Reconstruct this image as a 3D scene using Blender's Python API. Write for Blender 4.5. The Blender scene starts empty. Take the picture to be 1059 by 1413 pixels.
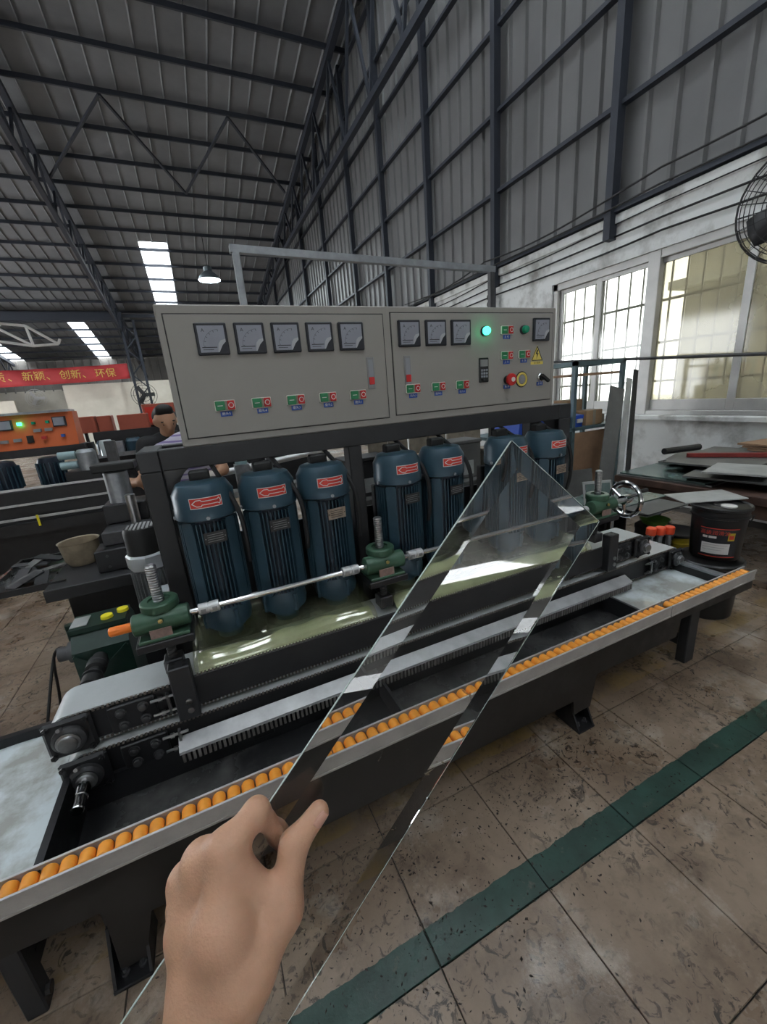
import bpy, math, random
import numpy as np
from mathutils import Vector, Matrix
random.seed(7)
SC = bpy.context.scene
COL = SC.collection
PI = math.pi

# ------------------------------------------------------------------ camera, sky, exposure
CAM_R = ((0.905266, -0.417570, -0.078283), (-0.186682, -0.225452, -0.956201), (0.381632, 0.880231, -0.282047))
CAM_F = 554.65
CAM_POS = (0.0, 0.0, 1.55)
cd = bpy.data.cameras.new('camera')
cam = bpy.data.objects.new('camera', cd)
COL.objects.link(cam)
cd.sensor_fit = 'HORIZONTAL'
cd.sensor_width = 36.0
cd.lens = 36.0 * CAM_F / 1059.0
cd.clip_start = 0.01
cd.clip_end = 300
r0, r1, r2 = [Vector(r) for r in CAM_R]
m = Matrix((r0, -r1, -r2)).transposed().to_4x4()
m.translation = Vector(CAM_POS)
cam.matrix_world = m
SC.camera = cam

w = bpy.data.worlds.new('overcast_sky')
SC.world = w
w.use_nodes = True
bg = w.node_tree.nodes['Background']
bg.inputs['Color'].default_value = (0.93, 0.97, 1.0, 1)
bg.inputs['Strength'].default_value = 1.0
vs = SC.view_settings
vs.view_transform = 'Standard'
vs.look = 'None'
vs.gamma = 1.0
vs.use_curve_mapping = False
vs.exposure = 3.65

# ------------------------------------------------------------------ materials
MATS = {}


def mat(name, col, rough=0.6, metal=0.0, var=0.0, vscale=6.0, bump=0.0, bscale=40.0, col2=None,
        spec=0.5, emit=None, estr=0.0, trans=0.0, ior=1.45, alpha=1.0, coat=0.0, rvar=0.0, sss=0.0, objrand=0.0,
        detail=6.0, lo=0.35, hi=0.68):
    if name in MATS:
        return MATS[name]
    mt = bpy.data.materials.new(name)
    mt.use_nodes = True
    nt = mt.node_tree
    N, L = nt.nodes, nt.links
    b = N['Principled BSDF']
    b.inputs['Base Color'].default_value = (*col, 1)
    b.inputs['Roughness'].default_value = rough
    b.inputs['Metallic'].default_value = metal
    b.inputs['Specular IOR Level'].default_value = spec
    b.inputs['IOR'].default_value = ior
    b.inputs['Transmission Weight'].default_value = trans
    b.inputs['Alpha'].default_value = alpha
    b.inputs['Coat Weight'].default_value = coat
    if sss:
        b.inputs['Subsurface Weight'].default_value = sss
        b.inputs['Subsurface Radius'].default_value = (0.012, 0.004, 0.002)
        b.inputs['Subsurface Scale'].default_value = 0.6
    if emit:
        b.inputs['Emission Color'].default_value = (*emit, 1)
        b.inputs['Emission Strength'].default_value = estr
    out = None
    if var or col2 or rvar or bump:
        tc = N.new('ShaderNodeTexCoord')
    if var or col2 or rvar:
        nz = N.new('ShaderNodeTexNoise')
        nz.inputs['Scale'].default_value = vscale
        nz.inputs['Detail'].default_value = detail
        nz.inputs['Roughness'].default_value = 0.62
        L.new(tc.outputs['Object'], nz.inputs['Vector'])
        mr = N.new('ShaderNodeMapRange')
        mr.inputs['From Min'].default_value = lo
        mr.inputs['From Max'].default_value = hi
        L.new(nz.outputs['Fac'], mr.inputs['Value'])
        if var or col2:
            mx = N.new('ShaderNodeMix')
            mx.data_type = 'RGBA'
            c2 = col2 if col2 else tuple(c * (1 - var) for c in col)
            mx.inputs['A'].default_value = (*c2, 1)
            mx.inputs['B'].default_value = (*col, 1)
            L.new(mr.outputs['Result'], mx.inputs['Factor'])
            out = mx.outputs['Result']
            L.new(out, b.inputs['Base Color'])
        if rvar:
            m2 = N.new('ShaderNodeMapRange')
            m2.inputs['To Min'].default_value = max(0.03, rough - rvar)
            m2.inputs['To Max'].default_value = min(1, rough + rvar)
            L.new(mr.outputs['Result'], m2.inputs['Value'])
            L.new(m2.outputs['Result'], b.inputs['Roughness'])
    if objrand:
        oi = N.new('ShaderNodeObjectInfo')
        m3 = N.new('ShaderNodeMapRange')
        m3.inputs['To Min'].default_value = 1 - objrand
        m3.inputs['To Max'].default_value = 1 + objrand * 0.4
        L.new(oi.outputs['Random'], m3.inputs['Value'])
        mm = N.new('ShaderNodeVectorMath')
        mm.operation = 'SCALE'
        if out:
            L.new(out, mm.inputs[0])
        else:
            mm.inputs[0].default_value = col
        L.new(m3.outputs['Result'], mm.inputs['Scale'])
        L.new(mm.outputs[0], b.inputs['Base Color'])
    if bump:
        nb = N.new('ShaderNodeTexNoise')
        nb.inputs['Scale'].default_value = bscale
        nb.inputs['Detail'].default_value = 4
        L.new(tc.outputs['Object'], nb.inputs['Vector'])
        bp = N.new('ShaderNodeBump')
        bp.inputs['Strength'].default_value = bump
        bp.inputs['Distance'].default_value = 0.01
        L.new(nb.outputs['Fac'], bp.inputs['Height'])
        L.new(bp.outputs['Normal'], b.inputs['Normal'])
    MATS[name] = mt
    return mt


mat('black_steel', (0.018, 0.018, 0.020), 0.42, 0.0, var=0.4, vscale=9, rvar=0.12)
mat('dark_steel', (0.075, 0.075, 0.078), 0.45, 0.3, var=0.45, vscale=12, rvar=0.12)
mat('charcoal', (0.026, 0.026, 0.028), 0.5, 0.0, var=0.35, vscale=8)
mat('base_panel', (0.026, 0.023, 0.021), 0.5, 0.0, var=0.5, vscale=7, rvar=0.15)
mat('frame_grey', (0.036, 0.037, 0.040), 0.45, 0.1, var=0.3, vscale=5)
mat('wet_black_glint', (0.016, 0.016, 0.017), 0.24, 0.0, col2=(0.085, 0.083, 0.080), vscale=4, rvar=0.15, lo=.30, hi=.52)  # lighter noise streaks paint wet highlights into the black
mat('aluminium', (0.62, 0.62, 0.62), 0.42, 0.5, var=0.25, vscale=10)
mat('rail_metal', (0.46, 0.43, 0.40), 0.5, 0.15, var=0.25, vscale=8)
mat('steel', (0.50, 0.50, 0.50), 0.28, 0.95, var=0.3, vscale=20)
mat('chrome', (0.75, 0.75, 0.76), 0.14, 1.0)
mat('galvanised', (0.38, 0.40, 0.42), 0.45, 0.7, var=0.3, vscale=14)
mat('roller_orange', (0.93, 0.36, 0.045), 0.42, var=0.12, vscale=30, objrand=0.08)
mat('cabinet', (0.285, 0.268, 0.245), 0.48, var=0.06, vscale=4)
mat('cabinet_gap', (0.03, 0.03, 0.03), 0.8)
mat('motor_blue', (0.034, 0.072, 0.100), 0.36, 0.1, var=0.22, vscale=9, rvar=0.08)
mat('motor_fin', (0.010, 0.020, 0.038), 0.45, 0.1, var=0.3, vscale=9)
mat('arrow_red', (0.60, 0.035, 0.02), 0.4)
mat('white_print', (0.66, 0.65, 0.63), 0.45)
mat('dial_curl', (0.40, 0.40, 0.42), 0.4)
mat('name_plate', (0.035, 0.035, 0.036), 0.35, 0.4)
mat('plate_brass', (0.45, 0.36, 0.28), 0.4, 0.5, var=0.4, vscale=60)
mat('jack_green', (0.050, 0.115, 0.070), 0.38, 0.1, var=0.25, vscale=15, rvar=0.1)
mat('gear_green', (0.012, 0.036, 0.026), 0.36, 0.1, var=0.3, vscale=15)
mat('brass', (0.55, 0.40, 0.15), 0.35, 0.9)
mat('label_brown', (0.28, 0.19, 0.16), 0.6, var=0.3, vscale=60)
mat('orange_cap', (0.85, 0.20, 0.02), 0.4)
mat('red_cap', (0.80, 0.085, 0.03), 0.4)
mat('yellow_cap', (0.75, 0.65, 0.02), 0.4)
mat('belt_white', (0.50, 0.52, 0.52), 0.32, var=0.15, vscale=5)
mat('belt_black', (0.02, 0.02, 0.02), 0.6)
mat('belt_edge', (0.16, 0.14, 0.12), 0.6, var=0.4, vscale=30)
mat('comb_grey', (0.22, 0.205, 0.19), 0.6, var=0.3, vscale=20)
mat('rubber', (0.012, 0.012, 0.012), 0.55)
mat('green_button', (0.02, 0.20, 0.08), 0.4)
mat('red_button', (0.48, 0.02, 0.02), 0.4)
mat('button_mid', (0.25, 0.22, 0.17), 0.5)
mat('button_frame', (0.62, 0.58, 0.52), 0.4)
mat('label_blue', (0.02, 0.07, 0.30), 0.5)
mat('meter_black', (0.020, 0.022, 0.028), 0.4)
mat('meter_face', (0.27, 0.28, 0.32), 0.3, var=0.08, vscale=20)
mat('meter_cover', (0.24, 0.25, 0.28), 0.3)
mat('ink', (0.02, 0.02, 0.02), 0.6)
mat('green_lit', (0.0, 0.5, 0.2), 0.3, emit=(0.02, 1.0, 0.35), estr=1.0)
mat('green_lens', (0.01, 0.26, 0.14), 0.2)
mat('sign_yellow', (0.70, 0.55, 0.12), 0.5)
mat('display_black', (0.03, 0.03, 0.03), 0.25)
mat('display_grey', (0.22, 0.22, 0.22), 0.4)
mat('slurry_water', (0.60, 0.65, 0.66), 0.14, col2=(0.36, 0.36, 0.33), vscale=4.5, rvar=0.08, bump=0.05, bscale=10, lo=.4, hi=.56)
mat('slurry_paste', (0.66, 0.70, 0.52), 0.3, var=0.30, vscale=7)
mat('skin', (0.55, 0.31, 0.20), 0.46, var=0.16, vscale=26, bump=0.12, bscale=420, sss=0.18, spec=0.4)
mat('nail', (0.56, 0.30, 0.22), 0.28, coat=0.3)
mat('skin_far', (0.42, 0.23, 0.14), 0.55)
mat('hair', (0.012, 0.010, 0.009), 0.6, var=0.3, vscale=60)
mat('tee_black', (0.012, 0.012, 0.013), 0.8)
mat('trousers', (0.020, 0.020, 0.030), 0.85, var=0.3, vscale=20)
mat('glove', (0.45, 0.40, 0.36), 0.8)
mat('masonry', (0.66, 0.67, 0.66), 0.85, col2=(0.24, 0.23, 0.215), vscale=2.4, bump=0.35, bscale=9, detail=9, lo=.30, hi=.52)
mat('masonry_far', (0.62, 0.58, 0.50), 0.85, col2=(0.50, 0.46, 0.39), vscale=0.9, detail=8)
mat('cladding', (0.165, 0.165, 0.165), 0.5, 0.1, var=0.22, vscale=0.6, objrand=0.12)
mat('cladding_far', (0.21, 0.20, 0.185), 0.6, 0.1, var=0.25, vscale=0.8, objrand=0.15)
mat('roof_sheet', (0.165, 0.17, 0.18), 0.6, 0.0, var=0.25, vscale=0.9, objrand=0.1)
mat('roof_steel', (0.026, 0.031, 0.043), 0.55, 0.1)
mat('lamp_lit', (0.9, 0.9, 0.9), 0.5, emit=(0.85, 0.97, 1.0), estr=30.0)
mat('lamp_shell', (0.25, 0.30, 0.33), 0.4, 0.5)
mat('window_alu', (0.46, 0.455, 0.44), 0.45, 0.35, var=0.15, vscale=5)
mat('grille_bar', (0.45, 0.44, 0.42), 0.5, 0.2)
mat('outside_wall', (0.55, 0.53, 0.46), 0.9, var=0.12, vscale=0.5)
mat('outside_ground', (0.55, 0.55, 0.50), 0.95)
mat('leaf', (0.18, 0.34, 0.08), 0.7, var=0.4, vscale=3)
mat('cable_black', (0.012, 0.012, 0.013), 0.6)
mat('fan_black', (0.015, 0.015, 0.016), 0.5)
mat('teal_steel', (0.085, 0.14, 0.155), 0.5, 0.1, var=0.3, vscale=9)
mat('plywood', (0.33, 0.20, 0.12), 0.75, var=0.3, vscale=5)
mat('cardboard', (0.36, 0.23, 0.13), 0.8, var=0.2, vscale=8)
mat('blue_plastic', (0.015, 0.07, 0.42), 0.4)
mat('sheet_grey', (0.15, 0.15, 0.145), 0.55, 0.25, var=0.35, vscale=4)
mat('sheet_pale', (0.42, 0.43, 0.42), 0.4, 0.15, var=0.3, vscale=5)
mat('sheet_glass_stack', (0.12, 0.17, 0.16), 0.2, 0.0, var=0.4, vscale=6)
mat('rust_steel', (0.10, 0.055, 0.04), 0.7, 0.1, var=0.5, vscale=9)
mat('red_bar', (0.25, 0.03, 0.025), 0.6, var=0.3, vscale=9)
mat('bucket_black', (0.014, 0.014, 0.015), 0.35)
mat('bucket_red', (0.55, 0.05, 0.03), 0.4)
mat('bucket_yellow', (0.55, 0.42, 0.03), 0.45, var=0.3, vscale=12)
mat('bowl_green', (0.16, 0.34, 0.07), 0.35)
mat('label_white', (0.62, 0.60, 0.58), 0.5)
mat('banner_red', (0.42, 0.035, 0.04), 0.7, var=0.25, vscale=1.0)
mat('banner_gold', (0.55, 0.36, 0.08), 0.6)
mat('orange_paint', (0.62, 0.125, 0.030), 0.45, var=0.08, vscale=3)
mat('red_panel', (0.42, 0.10, 0.06), 0.55, var=0.15, vscale=2)
mat('grey_motor', (0.26, 0.27, 0.28), 0.42, 0.3, var=0.25, vscale=12)
mat('silver_cap', (0.55, 0.58, 0.60), 0.35, 0.4)
mat('old_basin', (0.36, 0.29, 0.20), 0.6, var=0.4, vscale=10)
mat('pale_blue', (0.30, 0.42, 0.44), 0.4)
mat('wood_old', (0.30, 0.26, 0.20), 0.8, col2=(0.14, 0.12, 0.095), vscale=5)
mat('frosted_edge', (0.42, 0.50, 0.47), 0.4)
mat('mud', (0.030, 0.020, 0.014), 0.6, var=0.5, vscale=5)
mat('grout', (0.05, 0.042, 0.036), 0.8)


def floor_material():
    mt = bpy.data.materials.new('floor_tile')
    mt.use_nodes = True
    N, L = mt.node_tree.nodes, mt.node_tree.links
    b = N['Principled BSDF']
    geo = N.new('ShaderNodeNewGeometry')
    pos = geo.outputs['Position']

    def noise(scale, detail=6, rough=0.6, dist=0.0):
        n = N.new('ShaderNodeTexNoise')
        n.inputs['Scale'].default_value = scale
        n.inputs['Detail'].default_value = detail
        n.inputs['Roughness'].default_value = rough
        n.inputs['Distortion'].default_value = dist
        L.new(pos, n.inputs['Vector'])
        return n.outputs['Fac']

    def rng(src, a, c, lo=0.0, hi=1.0):
        r = N.new('ShaderNodeMapRange')
        r.inputs['From Min'].default_value = a
        r.inputs['From Max'].default_value = c
        r.inputs['To Min'].default_value = lo
        r.inputs['To Max'].default_value = hi
        L.new(src, r.inputs['Value'])
        return r.outputs['Result']

    def mix(f, a, c):
        x = N.new('ShaderNodeMix')
        x.data_type = 'RGBA'
        if isinstance(f, float):
            x.inputs['Factor'].default_value = f
        else:
            L.new(f, x.inputs['Factor'])
        for k, v in (('A', a), ('B', c)):
            if isinstance(v, tuple):
                x.inputs[k].default_value = (*v, 1)
            else:
                L.new(v, x.inputs[k])
        return x.outputs['Result']

    def math_(op, a, c):
        x = N.new('ShaderNodeMath')
        x.operation = op
        for i, v in enumerate((a, c)):
            if isinstance(v, (int, float)):
                x.inputs[i].default_value = v
            else:
                L.new(v, x.inputs[i])
        return x.outputs[0]

    base = mix(rng(noise(2.2, 8), .35, .65), (0.150, 0.098, 0.064), (0.290, 0.215, 0.155))
    oi = N.new('ShaderNodeObjectInfo')
    base = mix(rng(oi.outputs['Random'], 0, 1, 0, 0.22), base, (0.20, 0.15, 0.11))
    # trodden-in mud: streaky dark speckles
    sp = math_('MULTIPLY', rng(noise(23, 5, .65, 1.5), .55, .61), rng(noise(1.7, 4), .38, .54))
    base = mix(sp, base, (0.035, 0.025, 0.018))
    blot = rng(noise(3.5, 8, .72), .50, .66, 0, .8)
    base = mix(blot, base, (0.095, 0.062, 0.040))
    pale = math_('MULTIPLY', rng(noise(3.1, 8, .7), .54, .68), .6)
    base = mix(pale, base, (0.44, 0.38, 0.32))
    # painted lines, worn at the edge
    sep = N.new('ShaderNodeSeparateXYZ')
    L.new(pos, sep.inputs[0])
    yy = math_('ADD', sep.outputs['Y'], rng(noise(14, 5), .2, .8, -.008, .008))

    def band(y0, y1):
        a = math_('GREATER_THAN', yy, y0)
        c = math_('LESS_THAN', yy, y1)
        return math_('MULTIPLY', a, c)
    g = band(.634, .730)
    gcol = mix(rng(noise(9, 6), .35, .7), (0.008, 0.028, 0.020), (0.020, 0.058, 0.044))
    gw = math_('MULTIPLY', g, rng(noise(7, 8, .75), .30, .42, .55, 1))
    base = mix(gw, base, gcol)
    yb = math_('MULTIPLY', band(1.105, 1.215), rng(noise(5, 8, .7), .46, .60, .05, .6))
    base = mix(yb, base, (0.26, 0.17, 0.045))
    L.new(base, b.inputs['Base Color'])
    wet = rng(noise(1.6, 6), .42, .62, .58, .16)
    L.new(wet, b.inputs['Roughness'])
    bp = N.new('ShaderNodeBump')
    bp.inputs['Strength'].default_value = 0.25
    bp.inputs['Distance'].default_value = 0.006
    L.new(noise(30, 6, .7), bp.inputs['Height'])
    L.new(bp.outputs['Normal'], b.inputs['Normal'])
    MATS['floor_tile'] = mt


floor_material()


def glass_material(name, col=(1, 1, 1), rough=0.0, ior=1.5, smear=0.0, scol=(0.4, 0.36, 0.28), sscale=30, lo=.66, hi=.72, base=0.0):
    mt = bpy.data.materials.new(name)
    mt.use_nodes = True
    N, L = mt.node_tree.nodes, mt.node_tree.links
    b = N['Principled BSDF']
    b.inputs['Base Color'].default_value = (*col, 1)
    b.inputs['Roughness'].default_value = rough
    b.inputs['IOR'].default_value = ior
    b.inputs['Transmission Weight'].default_value = 1.0
    if smear:
        out = N['Material Output']
        d = N.new('ShaderNodeBsdfPrincipled')
        d.inputs['Base Color'].default_value = (*scol, 1)
        d.inputs['Roughness'].default_value = 0.4
        tc = N.new('ShaderNodeTexCoord')
        nz = N.new('ShaderNodeTexNoise')
        nz.inputs['Scale'].default_value = sscale
        nz.inputs['Detail'].default_value = 7
        nz.inputs['Distortion'].default_value = 1.6
        L.new(tc.outputs['Object'], nz.inputs['Vector'])
        mr = N.new('ShaderNodeMapRange')
        mr.inputs['From Min'].default_value = lo
        mr.inputs['From Max'].default_value = hi
        mr.inputs['To Min'].default_value = base
        mr.inputs['To Max'].default_value = smear
        L.new(nz.outputs['Fac'], mr.inputs['Value'])
        mx = N.new('ShaderNodeMixShader')
        L.new(mr.outputs['Result'], mx.inputs[0])
        L.new(b.outputs[0], mx.inputs[1])
        L.new(d.outputs[0], mx.inputs[2])
        L.new(mx.outputs[0], out.inputs['Surface'])
    MATS[name] = mt


glass_material('held_glass', (0.985, 0.995, 0.99), 0.0, 1.5, smear=.7, scol=(0.30, 0.25, 0.17), sscale=34, lo=.70, hi=.74)
glass_material('glass_edge', (0.72, 0.86, 0.82), 0.25, 1.5)


def thin_sheet(name, tint, dust, dcol, scale=1.5, var=.2, gloss=.05):
    """thin clear sheet: light passes straight through, dust on it scatters"""
    mt = bpy.data.materials.new(name)
    mt.use_nodes = True
    N, L = mt.node_tree.nodes, mt.node_tree.links
    N.remove(N['Principled BSDF'])
    out = N['Material Output']
    tr = N.new('ShaderNodeBsdfTransparent')
    tr.inputs['Color'].default_value = (*tint, 1)
    dt = N.new('ShaderNodeBsdfTranslucent')
    dt.inputs['Color'].default_value = (*dcol, 1)
    dd = N.new('ShaderNodeBsdfDiffuse')
    dd.inputs['Color'].default_value = (*dcol, 1)
    df = N.new('ShaderNodeMixShader')
    df.inputs[0].default_value = .5
    L.new(dt.outputs[0], df.inputs[1])
    L.new(dd.outputs[0], df.inputs[2])
    gl = N.new('ShaderNodeBsdfGlossy')
    gl.inputs['Roughness'].default_value = .08
    tc = N.new('ShaderNodeTexCoord')
    nz = N.new('ShaderNodeTexNoise')
    nz.inputs['Scale'].default_value = scale
    nz.inputs['Detail'].default_value = 6
    L.new(tc.outputs['Object'], nz.inputs['Vector'])
    mr = N.new('ShaderNodeMapRange')
    mr.inputs['From Min'].default_value = .3
    mr.inputs['From Max'].default_value = .7
    mr.inputs['To Min'].default_value = max(0, dust - var)
    mr.inputs['To Max'].default_value = dust + var
    L.new(nz.outputs['Fac'], mr.inputs['Value'])
    m1 = N.new('ShaderNodeMixShader')
    L.new(mr.outputs['Result'], m1.inputs[0])
    L.new(tr.outputs[0], m1.inputs[1])
    L.new(df.outputs[0], m1.inputs[2])
    m2 = N.new('ShaderNodeMixShader')
    m2.inputs[0].default_value = gloss
    L.new(m1.outputs[0], m2.inputs[1])
    L.new(gl.outputs[0], m2.inputs[2])
    L.new(m2.outputs[0], out.inputs['Surface'])
    MATS[name] = mt


thin_sheet('pane_clear', (.62, .63, .60), .16, (.30, .30, .27), var=.08)
thin_sheet('pane_dusty', (.62, .60, .51), .45, (.24, .228, .185), var=.12)
thin_sheet('guard_plastic', (.98, .98, .90), .12, (.62, .66, .46), scale=6, var=.08, gloss=.10)
thin_sheet('skylight', (.94, .96, .97), .2, (.9, .92, .95), var=.1)

# striped shirt
mt = mat('striped_shirt', (0.42, 0.36, 0.46), 0.85)
N, L = mt.node_tree.nodes, mt.node_tree.links
tc = N.new('ShaderNodeTexCoord')
sx = N.new('ShaderNodeSeparateXYZ')
L.new(tc.outputs['Object'], sx.inputs[0])
mu = N.new('ShaderNodeMath'); mu.operation = 'MULTIPLY'; mu.inputs[1].default_value = 26.0
L.new(sx.outputs['Z'], mu.inputs[0])
fr = N.new('ShaderNodeMath'); fr.operation = 'FRACT'
L.new(mu.outputs[0], fr.inputs[0])
gt = N.new('ShaderNodeMath'); gt.operation = 'GREATER_THAN'; gt.inputs[1].default_value = 0.68
L.new(fr.outputs[0], gt.inputs[0])
mx = N.new('ShaderNodeMix'); mx.data_type = 'RGBA'
mx.inputs['A'].default_value = (0.40, 0.37, 0.44, 1)
mx.inputs['B'].default_value = (0.16, 0.12, 0.26, 1)
L.new(gt.outputs[0], mx.inputs['Factor'])
L.new(mx.outputs['Result'], N['Principled BSDF'].inputs['Base Color'])


# ------------------------------------------------------------------ mesh helpers
ORI = {}


def V(*a):
    return Vector(a)


class MB:
    def __init__(s):
        s.v = []
        s.f = []

    def add(s, vs, fs):
        o = len(s.v)
        s.v.extend(tuple(v) for v in vs)
        s.f.extend(tuple(i + o for i in f) for f in fs)
        return s

    def box(s, x0, x1, y0, y1, z0, z1, b=0.0):
        if b <= 0:
            vs = [(x, y, z) for z in (z0, z1) for y in (y0, y1) for x in (x0, x1)]
            return s.add(vs, [(0, 2, 3, 1), (4, 5, 7, 6), (0, 1, 5, 4), (2, 6, 7, 3), (0, 4, 6, 2), (1, 3, 7, 5)])
        b = min(b, (x1 - x0) * .49, (y1 - y0) * .49, (z1 - z0) * .49)
        vs = []
        idx = {}
        for ix, X in ((0, x0), (1, x1)):
            for iy, Y in ((0, y0), (1, y1)):
                for iz, Z in ((0, z0), (1, z1)):
                    dx, dy, dz = (b if ix == 0 else -b), (b if iy == 0 else -b), (b if iz == 0 else -b)
                    idx[ix, iy, iz, 0] = len(vs); vs.append((X, Y + dy, Z + dz))
                    idx[ix, iy, iz, 1] = len(vs); vs.append((X + dx, Y, Z + dz))
                    idx[ix, iy, iz, 2] = len(vs); vs.append((X + dx, Y + dy, Z))
        fs = []
        q = [(0, 0), (0, 1), (1, 1), (1, 0)]
        for a in (0, 1):
            f = [idx[a, p, r, 0] for p, r in q]; fs.append(f if a == 1 else f[::-1])
            f = [idx[p, a, r, 1] for p, r in q]; fs.append(f if a == 0 else f[::-1])
            f = [idx[p, r, a, 2] for p, r in q]; fs.append(f[::-1] if a == 1 else f)
        for a in (0, 1):
            for c in (0, 1):
                f = [idx[a, c, 0, 0], idx[a, c, 1, 0], idx[a, c, 1, 1], idx[a, c, 0, 1]]; fs.append(f if a != c else f[::-1])
                f = [idx[a, 0, c, 0], idx[a, 1, c, 0], idx[a, 1, c, 2], idx[a, 0, c, 2]]; fs.append(f if a == c else f[::-1])
                f = [idx[0, a, c, 1], idx[1, a, c, 1], idx[1, a, c, 2], idx[0, a, c, 2]]; fs.append(f if a != c else f[::-1])
        for a in (0, 1):
            for c in (0, 1):
                for e in (0, 1):
                    f = [idx[a, c, e, 0], idx[a, c, e, 1], idx[a, c, e, 2]]
                    fs.append(f if (a + c + e) % 2 == 1 else f[::-1])
        return s.add(vs, fs)

    def obox(s, c, ux, uy, uz):
        c, ux, uy, uz = map(Vector, (c, ux, uy, uz))
        vs = [c + ux * a + uy * b_ + uz * d for d in (-1, 1) for b_ in (-1, 1) for a in (-1, 1)]
        return s.add(vs, [(0, 2, 3, 1), (4, 5, 7, 6), (0, 1, 5, 4), (2, 6, 7, 3), (0, 4, 6, 2), (1, 3, 7, 5)])

    def beam(s, p0, p1, wd, ht, up=(0, 0, 1)):
        p0, p1 = Vector(p0), Vector(p1)
        d = (p1 - p0)
        t = d.normalized()
        u = Vector(up)
        sd = t.cross(u)
        if sd.length < 1e-4:
            sd = t.cross(Vector((1, 0, 0)))
        sd.normalize()
        u = sd.cross(t)
        return s.obox((p0 + p1) / 2, d / 2, sd * wd / 2, u * ht / 2)

    def cyl(s, p0, p1, ra, rb=None, n=16, cap=True):
        rb = ra if rb is None else rb
        p0, p1 = Vector(p0), Vector(p1)
        t = (p1 - p0).normalized()
        a = t.cross(Vector((0, 0, 1)) if abs(t.z) < .9 else Vector((1, 0, 0))).normalized()
        b = t.cross(a)
        vs = []
        for p, r in ((p0, ra), (p1, rb)):
            for i in range(n):
                an = 2 * PI * i / n
                vs.append(p + a * (r * math.cos(an)) + b * (r * math.sin(an)))
        fs = [(i, (i + 1) % n, n + (i + 1) % n, n + i) for i in range(n)]
        if cap:
            fs.append(tuple(range(n))[::-1])
            fs.append(tuple(range(n, 2 * n)))
        return s.add(vs, fs)

    def lathe(s, c, prof, n=24, axis='z', cap=True):
        """prof: list of (r, h) from start to end along axis"""
        c = Vector(c)
        ax = {'x': (V(0, 1, 0), V(0, 0, 1), V(1, 0, 0)), 'y': (V(0, 0, 1), V(1, 0, 0), V(0, 1, 0)), 'z': (V(1, 0, 0), V(0, 1, 0), V(0, 0, 1))}
        a, b, t = ax[axis] if isinstance(axis, str) else axis
        vs, fs = [], []
        for r, h in prof:
            for i in range(n):
                an = 2 * PI * i / n
                vs.append(c + a * (r * math.cos(an)) + b * (r * math.sin(an)) + t * h)
        for k in range(len(prof) - 1):
            for i in range(n):
                j = (i + 1) % n
                fs.append((k * n + i, k * n + j, (k + 1) * n + j, (k + 1) * n + i))
        if cap:
            fs.append(tuple(range(n))[::-1])
            fs.append(tuple(range((len(prof) - 1) * n, len(prof) * n)))
        return s.add(vs, fs)

    def tube(s, pts, r, n=8, closed=False, cap=True):
        pts = [Vector(p) for p in pts]
        k = len(pts)
        vs, fs = [], []
        pa = None
        for i, p in enumerate(pts):
            if closed:
                t = (pts[(i + 1) % k] - pts[i - 1]).normalized()
            else:
                t = (pts[min(i + 1, k - 1)] - pts[max(i - 1, 0)]).normalized()
            if pa is None:
                pa = t.cross(V(0, 0, 1) if abs(t.z) < .9 else V(1, 0, 0)).normalized()
            pa = (pa - t * pa.dot(t)).normalized()
            b = t.cross(pa)
            rr = r[i] if isinstance(r, (list, tuple)) else r
            for j in range(n):
                an = 2 * PI * j / n
                vs.append(p + pa * (rr * math.cos(an)) + b * (rr * math.sin(an)))
        m_ = k if closed else k - 1
        for i in range(m_):
            for j in range(n):
                j2 = (j + 1) % n
                i2 = (i + 1) % k
                fs.append((i * n + j, i * n + j2, i2 * n + j2, i2 * n + j))
        if cap and not closed:
            fs.append(tuple(range(n))[::-1])
            fs.append(tuple(range((k - 1) * n, k * n)))
        return s.add(vs, fs)

    def torus(s, c, nrm, R, r, n=32, k=8):
        nrm = Vector(nrm).normalized()
        a = nrm.cross(V(0, 0, 1) if abs(nrm.z) < .9 else V(1, 0, 0)).normalized()
        b = nrm.cross(a)
        c = Vector(c)
        return s.tube([c + a * (R * math.cos(2 * PI * i / n)) + b * (R * math.sin(2 * PI * i / n)) for i in range(n)], r, k, closed=True)

    def prism(s, poly, axis, a, b):
        """poly: 2-D points; axis 'y' -> poly is (x,z); 'x' -> (y,z); 'z' -> (x,y)"""
        def P(p, h):
            return {'y': (p[0], h, p[1]), 'x': (h, p[0], p[1]), 'z': (p[0], p[1], h)}[axis]
        n = len(poly)
        vs = [P(p, a) for p in poly] + [P(p, b) for p in poly]
        fs = [tuple(range(n)), tuple(range(n, 2 * n))[::-1]] + [(i, n + i, n + (i + 1) % n, (i + 1) % n) for i in range(n)]
        return s.add(vs, fs)

    def build(s, name, mt, parent=None, smooth=True, ang=32, kind=None, fix=True):
        me = bpy.data.meshes.new(name)
        o_ = ORI.get(parent.name, V(0, 0, 0)) if parent else V(0, 0, 0)
        me.from_pydata([(v[0] - o_.x, v[1] - o_.y, v[2] - o_.z) for v in s.v], [], s.f)
        me.validate()
        if fix:
            import bmesh
            bm = bmesh.new()
            bm.from_mesh(me)
            bmesh.ops.recalc_face_normals(bm, faces=bm.faces)
            bm.to_mesh(me)
            bm.free()
        if smooth:
            me.polygons.foreach_set('use_smooth', [True] * len(me.polygons))
            me.set_sharp_from_angle(angle=math.radians(ang))
        me.materials.append(MATS[mt])
        return link(name, me, parent, kind)


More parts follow.
